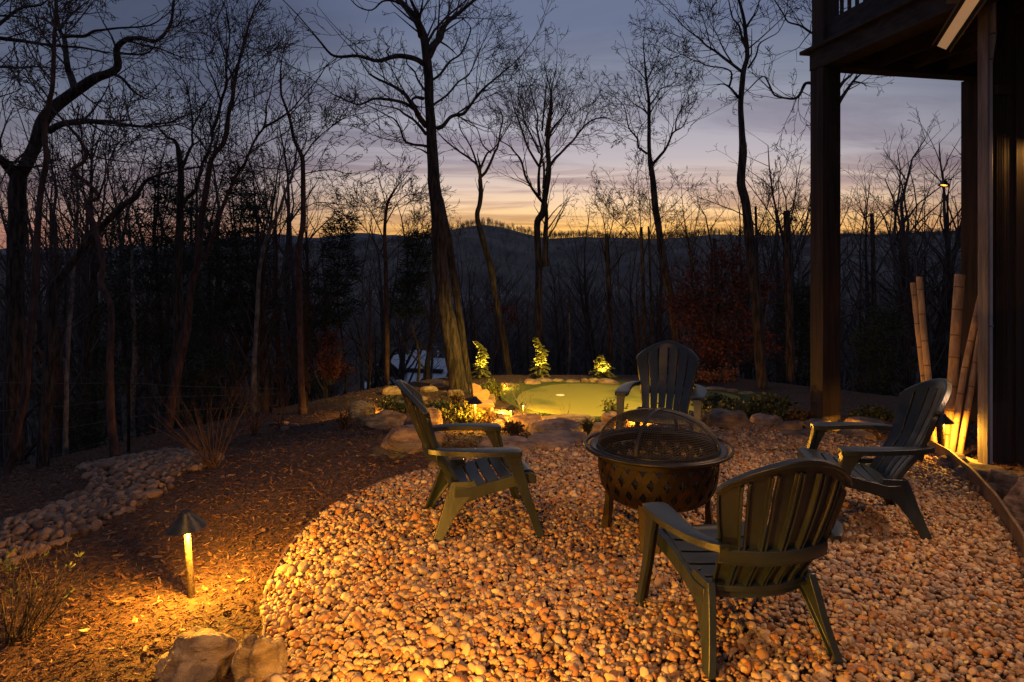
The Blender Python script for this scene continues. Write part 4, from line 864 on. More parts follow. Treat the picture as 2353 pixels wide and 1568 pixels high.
hero('tree mostly hidden behind the deck post, its knotted limbs reaching out both sides', 13.5,
 [(1918,960,30),(1912,800,28),(1908,600,27),(1906,420,24),(1903,300,20),(1900,180,16),(1896,60,12),(1890,-40,9)],
 [(c3((860,640),(800,500),(760,490),(725,490),(705,520),(690,555),(660,580),(610,578),(540,560),(510,500),(480,450),(440,470)),9,-.5),(c3((880,700),(920,600),(945,560),(975,515),(1000,480),(1030,450),(1060,425)),11,.3),(c3((900,540),(945,480),(980,450),(1010,425)),10,.6),(c3((1000,480),(1040,485),(1075,500)),5,.5),
  (c3((860,330),(800,220),(750,190),(690,150),(620,130),(590,80),(540,0),(520,-40)),7,-.4),(c3((750,190),(710,240),(680,280),(640,300)),3,-.3)], 41, tw=.8, tlen=.55)
# left side
hero('massive leaning oak at the far left with long horizontal limbs', 11.0,
 [(30,1075,40),(32,900,38),(35,700,38),(36,613,37),(39,500,37),(40,430,36),(46,400,32),(60,380,30),(82,336,28),(98,281,28),(125,246,26),(172,211,24),(219,180,21),(250,168,19),(270,152,17),(268,113,14),(289,92,12),(324,88,10),(360,94,8),(391,59,7),(399,8,6)],
 [(c1((100,1040),(40,970),(0,930),(-60,880),(-120,760)),26,-.6),(c1((290,770),(350,735),(420,720),(490,712),(560,714),(640,716),(700,728),(780,738),(860,745)),17,-.8),(c1((865,745),(920,728),(1000,720),(1060,690),(1160,655),(1220,590)),6,-.9),
  (c1((440,520),(415,440),(400,400),(388,300),(380,230),(355,185),(340,100),(330,0)),17,.7),(c1((375,215),(430,212),(500,213),(550,185),(600,178),(700,165),(880,150),(990,80)),9,-.4),(c1((350,180),(390,120),(450,60),(540,-10)),8,1.2),
  (c1((650,430),(700,450),(740,480),(790,540),(860,580)),9,-.6),(c1((690,310),(760,318),(850,318),(900,285),(920,240)),7,.4),(c1((740,235),(860,270),(950,290),(1080,340),(1200,350)),5,.9),(c1((470,540),(560,610),(640,640),(760,600),(860,580)),4,1),(c1((210,860),(120,920),(40,1010),(0,1090)),6,-1)], 52, tw=.8, tlen=.75)
hero('second limb bearing oak whose boughs cross in from beyond the left edge', 9.5,
 [(-150,1130,40),(-150,900,38),(-140,600,36),(-130,400,32),(-120,250,28),(-110,100,22),(-90,-30,16)],
 [(c1((-300,170),(-150,200),(0,225),(120,240),(240,258),(340,270),(480,280),(580,300),(680,315)),12,.5),(c1((-300,380),(-120,400),(0,393),(100,400),(200,392),(300,400),(370,405)),9,.9),(c1((-250,330),(-100,220),(0,140),(100,60),(160,40),(240,30),(280,0)),11,-.3),(c1((-240,60),(-80,80),(0,92),(80,95),(190,112)),9,.2),(c1((-250,640),(-100,600),(30,560),(120,520),(90,440),(50,400)),4,.5)], 57, tw=.7, tlen=.7)
hero('slender reddish sapling rising in front of the massive left oak', 8.2,
 [(18,1075,17),(27,1050,17),(45,970,16),(58,912,16),(66,800,15),(75,707,15),(80,640,15),(85,560,15),(90,490,14),(98,422,14),(107,371,13),(105,330,12),(104,289,13),(112,240,11),(121,195,10),(125,98,9),(129,20,7),(131,-40,6)],
 [([(104,289),(98,270),(92,262)],6,-.1),([(107,371),(125,410),(150,415)],3,-.3),([(121,195),(90,150),(60,100)],3,.4),([(125,98),(170,60),(210,10)],4,.5)], 61, bark='redbark', tw=.5, tlen=.5)
hero('thin zigzag reddish tree left of the fence post', 8.6,
 [(262,1040,20),(257,980,18),(253,878,16),(256,780,15),(255,707,14),(244,680,13),(232,649,12),(236,610,11),(228,560,11),(222,536,11),(219,520,10),(203,477,10),(208,462,10),(227,453,9),(205,425,9),(168,391,8),(190,375,8),(199,352,8),(182,318,7),(164,297,6),(133,262,5)],
 [([(227,453),(238,420),(248,380),(262,345),(280,320)],5,-.3),([(219,520),(236,500),(236,470),(226,455)],5,.2),([(199,352),(240,365),(290,372)],3,.3),([(168,391),(130,385),(100,380)],3,.3)], 67, bark='redbark', tw=.8, tlen=.55)
hero('mossy leaning trunk curving up to the right behind the reddish trees', 9.6,
 [(98,1060,26),(99,1015,25),(108,930,24),(113,844,23),(118,740,22),(120,673,22),(128,650,20),(144,632,18),(180,585,16),(219,536,15),(234,520,15),(266,488,14),(290,467,13),(313,453,12),(320,440,9),(328,426,8),(344,410,7),(391,395,5),(460,383,4)],
 [([(113,844),(140,800),(150,720),(152,640),(156,560),(170,480)],8,.5),([(328,455),(330,440),(325,420)],5,0),([(266,488),(240,450),(250,400),(240,350)],4,.6)], 71, tw=.7, tlen=.5)
hero('pale thin tree standing between the mossy trunk and the zigzag tree', 11.5, [(150,1040,12),(152,960,11),(155,850,10),(160,740,9),(168,650,9),(172,560,7),(180,470,6),(176,400,4)], [([(168,650),(150,600),(140,540)],3,.4),([(172,560),(200,500),(210,440)],3,-.4)], 73, bark='palebark', tw=.7, tlen=.45)
hero('dark straight trunk forking into upright stems left of the middle', 12.5,
 [(400,930,24),(403,900,22),(408,800,21),(410,707,20),(409,600,19),(412,540,18),(414,469,16),(416,391,14),(412,355,12),(408,335,9),(400,322,7),(385,316,5),(370,300,4)],
 [([(414,482),(430,455),(449,437),(460,400),(466,375),(478,350),(484,336),(488,310),(482,282),(486,265)],11,-.3),([(420,385),(436,345),(443,330),(442,300),(460,260),(475,235)],8,.4),([(488,300),(500,270),(508,234),(518,205),(522,188),(519,150),(525,110),(528,78),(520,20)],8,-.4),
  ([(508,234),(490,180),(475,150),(470,110)],5,.5),([(522,188),(545,150),(560,100),(575,50)],5,.6),([(442,300),(440,260),(430,200),(400,160)],4,-.7),([(478,350),(440,300),(400,280),(380,240)],4,.7)], 77, tw=1.0, tlen=.6)
hero('double stemmed tree curving upward right of the dark straight trunk', 11.8,
 [(384,1010,22),(386,987,20),(400,895,18),(418,815,16),(430,750,16),(440,660,16),(448,625,15),(453,613,15),(460,540,14),(465,488,14),(474,440,13),(481,391,13),(484,372,12),(496,350,11),(512,332,11),(522,300,11),(524,274,10),(530,245,10),(535,227,9),(539,188,8),(550,140,6),(565,80,5),(585,20,4)],
 [([(470,600),(486,550),(500,508),(520,455),(535,422),(548,395),(563,375),(575,345),(590,315),(606,293),(612,265),(613,242),(622,215)],10,-.5),([(606,293),(630,280),(652,266),(672,250),(688,231),(715,200),(735,176)],6,-.6),([(481,391),(490,360),(498,330),(505,290),(505,260)],8,.4),([(530,250),(560,230),(600,215),(640,190)],4,.7),([(539,188),(520,140),(505,90),(500,40)],5,.8),([(535,422),(570,410),(600,395)],3,.2)], 81, bark='redbark', tw=.95, tlen=.6)
hero('slim straight tree standing alone on the mulch slope', 11.6,
 [(695,940,21),(694,930,17),(692,840,15),(689,741,14),(687,640,14),(684,590,13),(690,550,12),(697,508,12),(697,440,11),(696,371,10),(690,350,9),(676,320,8),(670,290,7),(664,266,7),(655,240,6),(647,219,5),(645,190,5),(645,162,4)],
 [([(696,362),(708,345),(722,325),(750,300),(784,275),(820,262)],4,.3),([(696,400),(720,395),(760,390),(800,400)],3,-.5),([(690,350),(705,320),(702,300)],3,.4),([(664,266),(690,240),(715,215)],3,-.4),([(697,440),(670,400),(650,390),(600,385)],2.5,.5),([(697,480),(730,465),(780,470)],2,.4)], 85, bark='redbark', tw=1.0, tlen=.5)
hero('thin pale tree left of the slim straight tree', 13.5, [(583,900,13),(585,833,11),(590,740,10),(595,639,9),(603,586,9),(620,530,8),(641,488,7),(656,440,6),(672,402,5),(680,360,4),(682,330,3)], [([(620,530),(600,480),(590,430)],3,.5),([(672,402),(650,370),(640,330)],2.5,.3)], 87, bark='palebark', tw=.8, tlen=.42)
hero('bare arching tree with fine drooping twigs left of the big oak', 14.5, [(888,900,12),(890,800,11),(888,700,10),(886,600,9),(884,530,8),(890,470,6),(905,440,5),(915,425,3)], [([(886,560),(860,500),(840,470),(815,455)],3,.6),([(884,520),(905,480),(930,450),(965,450)],3,-.6),([(887,600),(850,540),(820,500),(810,470)],3,-.3),([(886,600),(920,560),(950,540),(975,520)],3,.4)], 89, bark='redbark', tw=1.6, tlen=.36)
# snapped trunks and young crowns against the glow
def snag(px, top, w, Y, seed, lb, arm=None, tw=.0):
    b = 800; hero(lb, Y, [(px+8, b+60, w*1.2),(px+5, b-100, w*1.1),(px+2, (top+b)/2-60, w),(px, top+30, w*.9),(px-1, top, w*.85)], arm or [], seed, tw=tw or .6, tlen=.3, tw_trunk=False, name='broken_tree')
snag(1395, 538, 11, 18, 91, 'snapped forked trunk standing right of the twin trunked tree', arm=[([(1393,600),(1385,570),(1378,545)],6,.1),([(1396,630),(1420,600),(1428,583)],6,.1),([(1396,560),(1385,500),(1375,480)],3,.5),([(1396,560),(1410,500),(1405,470)],3,-.3),([(1396,570),(1430,530),(1445,500)],2.5,.3)])
snag(1474, 522, 8, 17, 92, 'broken stub trunk left of the straight trunked tree', arm=[([(1474,560),(1450,500),(1430,460)],3,.4),([(1474,560),(1470,480),(1468,430)],3,-.3),([(1474,600),(1500,520),(1520,470)],3,.2),([(1474,560),(1410,500),(1385,460)],2.5,.3)])
snag(1491, 520, 6, 17.5, 93, 'thin broken pole beside the straight trunked tree', arm=[([(1491,560),(1520,500),(1560,460)],2.5,.4),([(1491,570),(1495,500),(1490,440)],2.5,-.4),([(1491,600),(1540,540),(1590,490)],2.5,.4)])
snag(1737, 474, 7, 15, 94, 'thin straight snag right of the sinuous tree', arm=[([(1740,540),(1755,500),(1775,440),(1795,400)],3,.3),([(1738,520),(1700,490),(1650,470),(1610,455)],3,-.3),([(1740,560),(1765,530),(1790,510)],3,.5)])
snag(1808, 484, 17, 14, 95, 'thick broken trunk with a ragged top left of the deck post', arm=[([(1806,500),(1800,492),(1796,490)],6,0),([(1812,560),(1850,510),(1865,470)],3,.8),([(1806,600),(1770,540),(1760,480)],3,.8)])
snag(2004, 490, 10, 16, 96, 'broken trunk seen between the two deck posts', arm=[([(2004,560),(1980,520),(1955,500)],3,.4),([(2004,540),(2030,500),(2060,470)],3,-.4)])
snag(1643, 548, 10, 17, 97, 'short snag above the red leaved tree', arm=[([(1640,580),(1625,560),(1620,540)],3,.1)])
print('hero segs', NTREE[0])
# ------------------------------------------------------------------ the wood: generic trees, copied
def forest_tree(seed, h=12.0, r=.13, fork=.5, kids=.78, lvl=1, bark='bark', spread=.45, name='forest_tree', dens=1.0):
    rd = random.Random(seed); p = Vector((0,0,-.5)); d = Vector((rd.gauss(0,.05), rd.gauss(0,.05), 1)); P = [p.copy()]; n = 9
    for i in range(n):
        d = (d+Vector((rd.gauss(0,.06), rd.gauss(0,.06), .12))).normalized(); p = p+d*(h*.8+.5)/n; P.append(p.copy())
    Ps = smooth_line(P, 2); R = [r*(1.15-.85*i/(len(Ps)-1)) for i in range(len(Ps))]; lines = [(Ps, R)]; segs = []
    for i in range(int(len(Ps)*fork), len(Ps)):
        for _ in range(rd.choice((1,1,2))):
            L_ = h*rd.uniform(.16,.34)*(1.15-.4*i/len(Ps)); grow(segs, Ps[i], (rot_from(d, rd.uniform(spread, spread+.5), rd)+Vector((0,0,.25))).normalized(), L_, R[i]*.55, lvl, rd, .14, .05, kids*dens, .006, stp=(1.2,.8,.5,.36,.28))
    grow(segs, Ps[-1], d, h*.25, R[-1], lvl, rd, .14, .05, kids, .006, stp=(1.2,.8,.5,.36,.28))
    rt = bpy.data.objects.new(name, None)
    mb = MB()
    for Q, rr in lines: mb.tube(Q, rr, 7, jit=.15)
    a = bpy.data.objects.new('trunk', mb.mesh('trunk', M[bark], 60)); b = bpy.data.objects.new('branches', seg_mesh('branches', segs, M['twig'])); return rt, a, b, len(segs)
VAR = [forest_tree(300+i, 12, .12+.05*(i % 3), fork=(.42,.55,.35,.6)[i % 4], kids=.74+.04*(i % 3), bark=('bark','bark','redbark','palebark')[i % 4], spread=(.4,.6,.5)[i % 3]) for i in range(9)]
print('forest segs', [v[3] for v in VAR])
def place_tree(i, px, Y, ytop, label, group, wide=1.0):
    _, a, b, _n = VAR[i]; X = (px-CX)/F*Y; g = ground(X, Y); h = (EYE-g)+(HY-ytop)/F*Y; s = max(.25, h/12.3)
    r = empty('forest_tree', (X, Y, g), random.Random(i*7+int(px)).uniform(0, 6.28), label, 'tree', group); r.scale = (s*wide, s*wide, s)
    for q in (a, b):
        c = q.copy(); link(c, r)
        if q is b: c['kind'] = 'stuff'
LMK = [(-60,'left edge'),(60,'massive oak'),(150,'pale thin tree'),(240,'zigzag tree'),(350,'layered pine'),(410,'dark forked trunk'),(500,'double stemmed tree'),(600,'thin pale tree'),(690,'slim lone tree'),(786,'small pine'),(888,'arching tree'),(1010,'big oak'),(1120,'crooked tree'),(1245,'twin trunked tree'),(1395,'snapped forked trunk'),(1474,'broken stub trunk'),(1530,'straight trunked tree'),(1640,'red leaved tree'),(1720,'sinuous tree'),(1808,'thick broken trunk'),(1905,'first deck post'),(2004,'broken trunk'),(2090,'bamboo canes'),(2210,'far deck post')]
USED = set(); rd = random.Random(99); GZN = [  # px range, top range, depth range, count, wording
 ((-40,330),(230,470),(13,30),22,'slender leafless tree in the dense wood beyond the wire fence, far left'),
 ((300,720),(300,500),(15,34),26,'slender leafless tree in the wood behind the pines, left of the slim lone tree'),
 ((700,1000),(430,570),(17,36),13,'small leafless tree in the wood between the slim lone tree and the big oak'),
 ((1060,1360),(560,680),(18,38),12,'low bare tree in the dark hollow behind the hemlocks'),
 ((1370,1640),(470,620),(18,34),13,'bare tree in the dusk behind the right end of the putting green'),
 ((1640,1870),(410,560),(17,30),13,'bare tree against the glow left of the deck post'),
 ((1935,2190),(300,450),(17,28),15,'bare crowned tree framed between the two deck posts')]
for (x0,x1),(t0,t1),(a0,a1),n,lb in GZN:
    for k_ in range(n):
        for _try in range(30):
            px = x0+(x1-x0)*(k_+rd.random())/n; i_ = rd.randrange(9); yt = rd.uniform(t0, t1); dd = rd.uniform(a0, a1); f_ = (yt-t0)/(t1-t0)
            k0 = max(j for j in range(len(LMK)) if LMK[j][0] <= px or j == 0); k1 = min(len(LMK)-1, k0+1)
            near_ = 'near' if dd < a0+(a1-a0)*.33 else ('farther' if dd < a0+(a1-a0)*.66 else 'distant')
            lab_ = '%s %s %s bare tree between the %s and the %s' % (near_, ('tall','middling','low')[min(2, int(f_*3))], ('dark','dark','reddish','pale')[i_ % 4], LMK[k0][1], LMK[k1][1])
            if lab_ not in USED and not (895 < px < 1008): break
        USED.add(lab_); place_tree(i_, px, dd, yt, lab_, 'bare trees of the wood beyond the yard', rd.uniform(.8, 1.15))
# distant woods as one mass
def mini(seed, h=1.0, n=26):
    rd = random.Random(seed); segs = []; segs.append((0,0,-.1,0,0,.5,.012,.009)); segs.append((0,0,.5,rd.gauss(0,.02),0,.85,.009,.004))
    for i in range(n):
        z = rd.uniform(.35,.85); w = rd.uniform(0,6.28); l = rd.uniform(.12,.3)*(1.2-z*.5); q = (l*math.cos(w)*.7, l*math.sin(w)*.7, z+l*.8); segs.append((0,0,z,*q,.004,.0025))
        for _ in range(2):
            w2 = w+rd.gauss(0,.8); m = l*rd.uniform(.3,.6); p0 = (q[0]*.6, q[1]*.6, z+(q[2]-z)*.6); segs.append((*p0, p0[0]+m*math.cos(w2)*.6, p0[1]+m*math.sin(w2)*.6, p0[2]+m*.8, .003, .0018))
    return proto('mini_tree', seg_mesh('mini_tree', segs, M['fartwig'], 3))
MINI = [mini(i, n=22+3*i) for i in range(5)]
pts = []; 
for _ in range(3600):
    Y = 45+ (300-45)*random.random()**1.2; X = random.uniform(-.95, .95)*Y
    if abs(X/Y+.155) < .10 and Y < 128: continue
    pts.append((X, Y, ground(X, Y, True)))
n1 = len(pts); s_ = np.random.uniform(8, 14, n1)
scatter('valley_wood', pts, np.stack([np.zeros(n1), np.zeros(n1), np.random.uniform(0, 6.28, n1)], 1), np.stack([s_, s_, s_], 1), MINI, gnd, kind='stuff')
pts = []
nj, ni = HP.shape[:2]
for _ in range(9000):
    j = random.random()**.8*(nj-2); i = random.random()*(ni-2); j0, i0 = int(j), int(i); fj, fi = j-j0, i-i0
    a = HP[j0, i0]*(1-fj)*(1-fi)+HP[j0+1, i0]*fj*(1-fi)+HP[j0, i0+1]*(1-fj)*fi+HP[j0+1, i0+1]*fj*fi; pts.append(a)
top = int(nj*.8)
for _ in range(6500):
    i = random.random()*(ni-2); i0 = int(i); fi = i-i0; jj = min(nj-2, top+random.choice((-1,0,0,1))); pts.append(HP[jj, i0]*(1-fi)+HP[jj, i0+1]*fi)
n1 = len(pts); s_ = np.random.uniform(4.5, 9.5, n1)
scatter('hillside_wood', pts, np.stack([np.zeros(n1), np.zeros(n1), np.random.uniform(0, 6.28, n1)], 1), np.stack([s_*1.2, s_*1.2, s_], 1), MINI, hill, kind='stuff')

# ------------------------------------------------------------------ pines, hemlocks
def needle_clump(V, Fc, c, r, n, rd, flat=.6, ln=.09):
    for _ in range(n):
        d = Vector((rd.gauss(0,1), rd.gauss(0,1), rd.gauss(0,1)*flat)); d.normalize(); p = c+d*r*rd.random()**.5
        t = (d+rv(rd)*.4+Vector((0,0,.25))).normalized()*ln*rd.uniform(.7,1.3); s_ = t.cross(rv(rd)).normalized()*ln*.10; b = len(V)
        V.extend([tuple(p-s_), tuple(p+s_), tuple(p+t)]); Fc.append((b, b+1, b+2))
def pine(px, pyb, Y, ytop, seed, label, w=8, clusters=14, bare=.35, half=50, cr=.34, dens=95):
    rd = random.Random(seed); X = (px-CX)/F*Y; g = ground(X, Y); b = Vector((X, Y, g)); h = EYE+(HY-ytop)/F*Y-g; root = empty('pine_tree', tuple(b), 0, label, 'pine tree', 'pines among the bare trees')
    P = [Vector((.12*math.sin(i*.9+seed), .1*math.cos(i*.7), h*i/9-.2)) for i in range(10)]; R = [w*Y/F/2*(1.1-.95*i/9) for i in range(10)]
    MB().tube(smooth_line(P, 2), [float(np.interp(i/2, range(10), R)) for i in range(19)], 8, jit=.15).obj('trunk', M['bark'], root, smooth=60)
    segs = []; V = []; Fc = []; hw = half*Y/F
    for i in range(clusters):
        f = bare+(1-bare)*(i+.5)/clusters; k_ = min(8, int(f*9)); p0 = P[k_].lerp(P[k_+1], f*9-k_) ; w_ = rd.uniform(0, 6.28); l = hw*(1.15-f*.75)*rd.uniform(.5,1.15)
        d = Vector((math.cos(w_), math.sin(w_)*.8, rd.uniform(.05,.35))).normalized(); q = p0
        for j in range(4):
            q2 = q+(d+rv(rd)*.12).normalized()*l/4; segs.append((*q, *q2, .018*(1-.2*j), .018*(.8-.2*j))); q = q2
            if j > 0:
                for _ in range(2):
                    e = q+Vector((rd.gauss(0,.5), rd.gauss(0,.5), rd.gauss(0,.16)+.05))*l*.36; segs.append((*q, *e, .007, .004)); needle_clump(V, Fc, e, cr*rd.uniform(.6,1)*Y/13, int(.55*dens*rd.uniform(.4,1)), rd, .35, .11*Y/13)
        needle_clump(V, Fc, q, cr*Y/13, int(dens*.6), rd, .35, .11*Y/13)
    new_obj('branches', seg_mesh('branches', segs, M['twig']), root, kind='stuff'); new_obj('foliage', fast_mesh('foliage', np.array(V), np.array(Fc), 3, M['needle'], False), root, kind='stuff')
for a in [(350,1000,15,345,1,'pine with layered dark foliage behind the zigzag tree',8,13,.42,75),(410,1000,14.5,390,2,'pine whose boughs cross the dark straight trunk',8,12,.45,60),(540,960,15.5,362,3,'tall pine with flat topped foliage left of the thin pale tree',12,14,.45,75),
          (590,950,16.5,415,4,'shorter pine with spreading boughs beside the thin pale tree',8,12,.5,62),(786,900,18,478,5,'small pine silhouetted right of the slim lone tree',7,12,.55,42),(951,900,15,515,6,'young pine touching the left side of the big oak',7,9,.5,34),
          (268,1000,17,470,7,'low pine in the shadows left of the zigzag tree',7,12,.5,60),(470,1000,18,450,8,'dim pine between the double stemmed tree and the tall pine',7,12,.4,55),(735,920,19,600,9,'dark young pine in the shade of the slim lone tree',8,8,.4,45),(1850,930,15,640,10,'dark evergreen left of the deck post',7,14,.2,60),(2030,950,13,700,11,'dark evergreen between the deck posts',7,13,.2,60),(480,1000,13.5,800,12,'bushy young pine low behind the fence',6,12,.1,70),(215,1010,13,830,13,'second bushy young pine low behind the fence',6,11,.1,60)]:
    pine(*a[:6], w=a[6], clusters=a[7], bare=a[8], half=a[9])
def hemlock(px, pyb, Y, ytop, seed, label, half):
    rd = random.Random(seed); b = W(px, pyb, Y); b.z = ground(b.x, b.y)-.03; h = EYE+(HY-ytop)/F*Y-b.z; root = empty('hemlock', tuple(b), 0, label, 'hemlock', 'young hemlocks behind the green'); segs = []; V = []; Fc = []; hw = 1.08*half*Y/F
    P = [Vector((.03*math.sin(i+seed)*(i/8)**1.5*2, 0, h*i/10)) for i in range(11)]; P[-1].x -= .06
    for i in range(10): segs.append((*P[i], *P[i+1], .018*(1-i/11), .018*(1-(i+1)/11)))
    for i in range(78):
        f = .04+.95*(i/78)**1.0; k_ = min(9, int(f*10)); p = P[k_].lerp(P[k_+1], f*10-k_); w_ = i*2.4+rd.gauss(0,.4); l = hw*(1-f)**.75*rd.uniform(.65,1.15)+.02; d = Vector((math.cos(w_), math.sin(w_), .30)).normalized(); q = p
        for j in range(5):
            d = (d+Vector((0,0,-.13))+rv(rd)*.06).normalized(); q2 = q+d*l/5; segs.append((*q, *q2, .004, .003)); 
            for s_ in (-1,1):
                side = Vector((-d.y, d.x, 0)).normalized()*s_
                for m_ in range(5):
                    o = q.lerp(q2, m_/5); t = (side+d*.8+rv(rd)*.15).normalized()*rd.uniform(.035,.075)*(1.2-.12*j)*max(.6, l/.3); wv = Vector((0,0,1)).cross(t).normalized()*.011+Vector((0,0,rd.uniform(-.004,.004))); n0 = len(V)
                    V.extend([tuple(o-wv), tuple(o+wv), tuple(o+t+wv*.7), tuple(o+t-wv*.7+Vector((0,0,-.012)))]); Fc.append((n0, n0+1, n0+2, n0+3))
            q = q2
    new_obj('stems', seg_mesh('stems', segs, M['twig']), root, kind='stuff'); new_obj('foliage', fast_mesh('foliage', np.array(V), np.array(Fc), 4, M['hemlock'], False), root, kind='stuff'); return b, h
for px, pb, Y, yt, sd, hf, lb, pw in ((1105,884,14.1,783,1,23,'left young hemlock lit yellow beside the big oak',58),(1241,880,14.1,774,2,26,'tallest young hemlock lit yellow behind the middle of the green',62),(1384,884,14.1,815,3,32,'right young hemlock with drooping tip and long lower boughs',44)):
    b, h = hemlock(px, pb, Y, yt, sd, lb, hf)
    uplight(px-5, pb-2, Y-.42, tuple(b+Vector((0,0,h*.62))), pw, 'small assumed uplight at the foot of the '+lb.split(' lit')[0].split(' with')[0], ang=70)
uplight(1082, 915, 11.6, tuple(W(1035, 700, 12.6)), 9, 'small assumed uplight washing the bark of the big oak', ang=50, col=(1,.5,.16))

# ------------------------------------------------------------------ shrubs
def leaf(V, Fc, p, t, w, rd):
    s_ = t.cross(rv(rd)).normalized()*w; b = len(V); m = p+t*.5; V.extend([tuple(p), tuple(m+s_), tuple(p+t), tuple(m-s_)]); Fc.append((b, b+1, b+2, b+3))
def shrub(px, pyb, wP, hP, seed, label, m='leaf_g', name='leafy_shrub', nst=26, nl=26, ll=.035, lw=.3, z0=None, cat='shrub', bend=.2, group=None, jit=.16, lean=.6):
    rd = random.Random(seed); p = gp(px, pyb) if z0 is None else Vector((*flatpt(px, pyb, z0), z0)); Y = p.y; w = wP*Y/F/2; h = hP*Y/F; root = empty(name, tuple(p), 0, label, cat, group); segs = []; V = []; Fc = []
    for i in range(nst):
        a = rd.uniform(0, 6.28); rr = rd.random()**.6; o = Vector((math.cos(a)*rr*w*.25, math.sin(a)*rr*w*.2, -.02)); tip = Vector((math.cos(a)*rr*w, math.sin(a)*rr*w*.8, h*rd.uniform(.55,1.05)*(1-.35*rr**2))); n = 6; q = o
        for j in range(1, n+1):
            t = j/n; q2 = o.lerp(tip, t)+Vector((0,0,math.sin(t*math.pi)*bend*h))+rv(rd)*w*.04; segs.append((*q, *q2, .004, .0025)); 
            if j > 1:
                for _ in range(max(1, nl//n)):
                    u = q.lerp(q2, rd.random()); tdir = ((q2-q).normalized()*.9+rv(rd)*.75).normalized(); leaf(V, Fc, u, tdir*ll*rd.uniform(.6,1.3), ll*lw, rd)
            q = q2
    new_obj('stems', seg_mesh('stems', segs, M['twig']), root, kind='stuff')
    if Fc: new_obj('foliage', fast_mesh('foliage', np.array(V), np.array(Fc), 4, M[m], False), root, kind='stuff')
    return root
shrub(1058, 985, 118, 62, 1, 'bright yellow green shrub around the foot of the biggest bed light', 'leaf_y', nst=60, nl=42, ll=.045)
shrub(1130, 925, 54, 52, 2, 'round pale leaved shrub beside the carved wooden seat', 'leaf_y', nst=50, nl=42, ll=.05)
shrub(1048, 935, 40, 34, 3, 'round brownish shrub at the foot of the big oak', 'leaf_b', nst=40, nl=30, ll=.035)
shrub(1010, 962, 110, 38, 4, 'low dark green shrub behind the backrest of the left armchair', 'leaf_g', nst=60, nl=36, ll=.045)
shrub(908, 950, 110, 42, 5, 'loose dark shrub behind the grey domed boulder', 'leaf_g', nst=46, nl=30, ll=.045)
shrub(1113, 985, 60, 46, 6, 'feathery brown green shrub right of the biggest bed light', 'leaf_b', nst=50, nl=36, ll=.032)
shrub(1180, 1000, 56, 32, 7, 'low orange lit leafy plant under the middle path light', 'leaf_b', nst=30, nl=26, ll=.04)
shrub(1408, 968, 74, 55, 8, 'small dark shrub left of the far armchair against the lit green', 'leaf_g', nst=34, nl=26, ll=.045, bend=.05)
shrub(1640, 945, 110, 38, 9, 'low leafy plants just right of the far armchair', 'leaf_g', nst=50, nl=30, ll=.05, z0=-.1)
shrub(1700, 965, 130, 44, 19, 'middle clump of the leafy shrub row in front of the dark wood', 'leaf_g', nst=64, nl=34, ll=.05, z0=-.1)
shrub(1768, 975, 150, 68, 10, 'tallest spiky leaved shrub of the row before the deck post', 'leaf_g', nst=80, nl=40, ll=.055, z0=-.1)
shrub(1845, 985, 80, 52, 11, 'reddish twiggy shrub against the left side of the deck post', 'leaf_b', nst=50, nl=30, ll=.04, z0=-.1)
shrub(2010, 985, 120, 52, 12, 'dim green shrub behind the glowing layered boulder', 'leaf_g', nst=60, nl=34, ll=.045, z0=-.3)
shrub(1248, 972, 50, 22, 13, 'small fern like plant at the near rim of the green', 'leaf_g', nst=30, nl=22, ll=.035)
shrub(1310, 975, 70, 20, 14, 'ragged low plant at the near rim of the green', 'leaf_g', nst=30, nl=20, ll=.035)
shrub(1350, 992, 46, 30, 15, 'grassy tuft left of the grey slab', 'grass', nst=60, nl=8, ll=.05, lw=.08, z0=-.15)
shrub(793, 985, 60, 45, 16, 'brown grassy clump left of the lit orange boulder', 'leaf_b', nst=60, nl=10, ll=.05, lw=.1)
shrub(760, 880, 70, 90, 17, 'dark reddish shrub at the edge of the wood left of the middle', 'redleaf', nst=40, nl=26, ll=.05, bend=.05)
shrub(1400, 905, 100, 40, 18, 'dark undergrowth behind the right hemlock', 'leaf_g', nst=40, nl=26, ll=.06, z0=-.9)
# bare twiggy shrubs
def bare_shrub(px, pyb, seed, label, fan, hP, nst=16, m='twig', Yc=None, cat='shrub', r0=.007, kids=.5):
    rd = random.Random(seed); p = gp(px, pyb); Y = p.y; root = empty('bare_shrub', tuple(p), 0, label, cat); segs = []
    for i in range(nst):
        a = lin(fan[0], fan[1], (i+rd.random())/nst); h = hP*Y/F*rd.uniform(.65,1.1); d = Vector((a, rd.uniform(-.35,.35), 1)).normalized(); grow(segs, Vector((rd.gauss(0,.02), rd.gauss(0,.02), -.03)), d, h/d.z*.95, r0*rd.uniform(.6,1.1), 2, rd, .07, .03, kids, .0016, ang=(.25,.6), stp=(.3,.2,.15,.14,.1))
    new_obj('stems', seg_mesh('stems', segs, M[m]), root, kind='stuff'); return root
bare_shrub(492, 1075, 1, 'fan shaped leafless shrub with long arching stems behind the creek stones', (-1.15,.55), 190, 22, 'redbark', r0=.008)
bare_shrub(585, 1000, 2, 'second leafless shrub further up the mulch slope', (-.5,.6), 130, 16, 'redbark')
bare_shrub(640, 985, 3, 'sparse twiggy shrub beside the fence line', (-.4,.4), 120, 10, 'redbark')
bare_shrub(30, 1480, 4, 'dark twiggy shrub in the lower left corner with a few green shoots', (-.4,.9), 190, 26, 'bark', r0=.006, kids=.62)
bare_shrub(85, 1440, 5, 'single arching twig plant in front of the lit mulch', (.15,.8), 150, 5, 'bark', r0=.004)
bare_shrub(1300, 965, 6, 'dead stalk standing at the near rim of the lit green', (-.5,.5), 36, 4, 'twig', r0=.003)
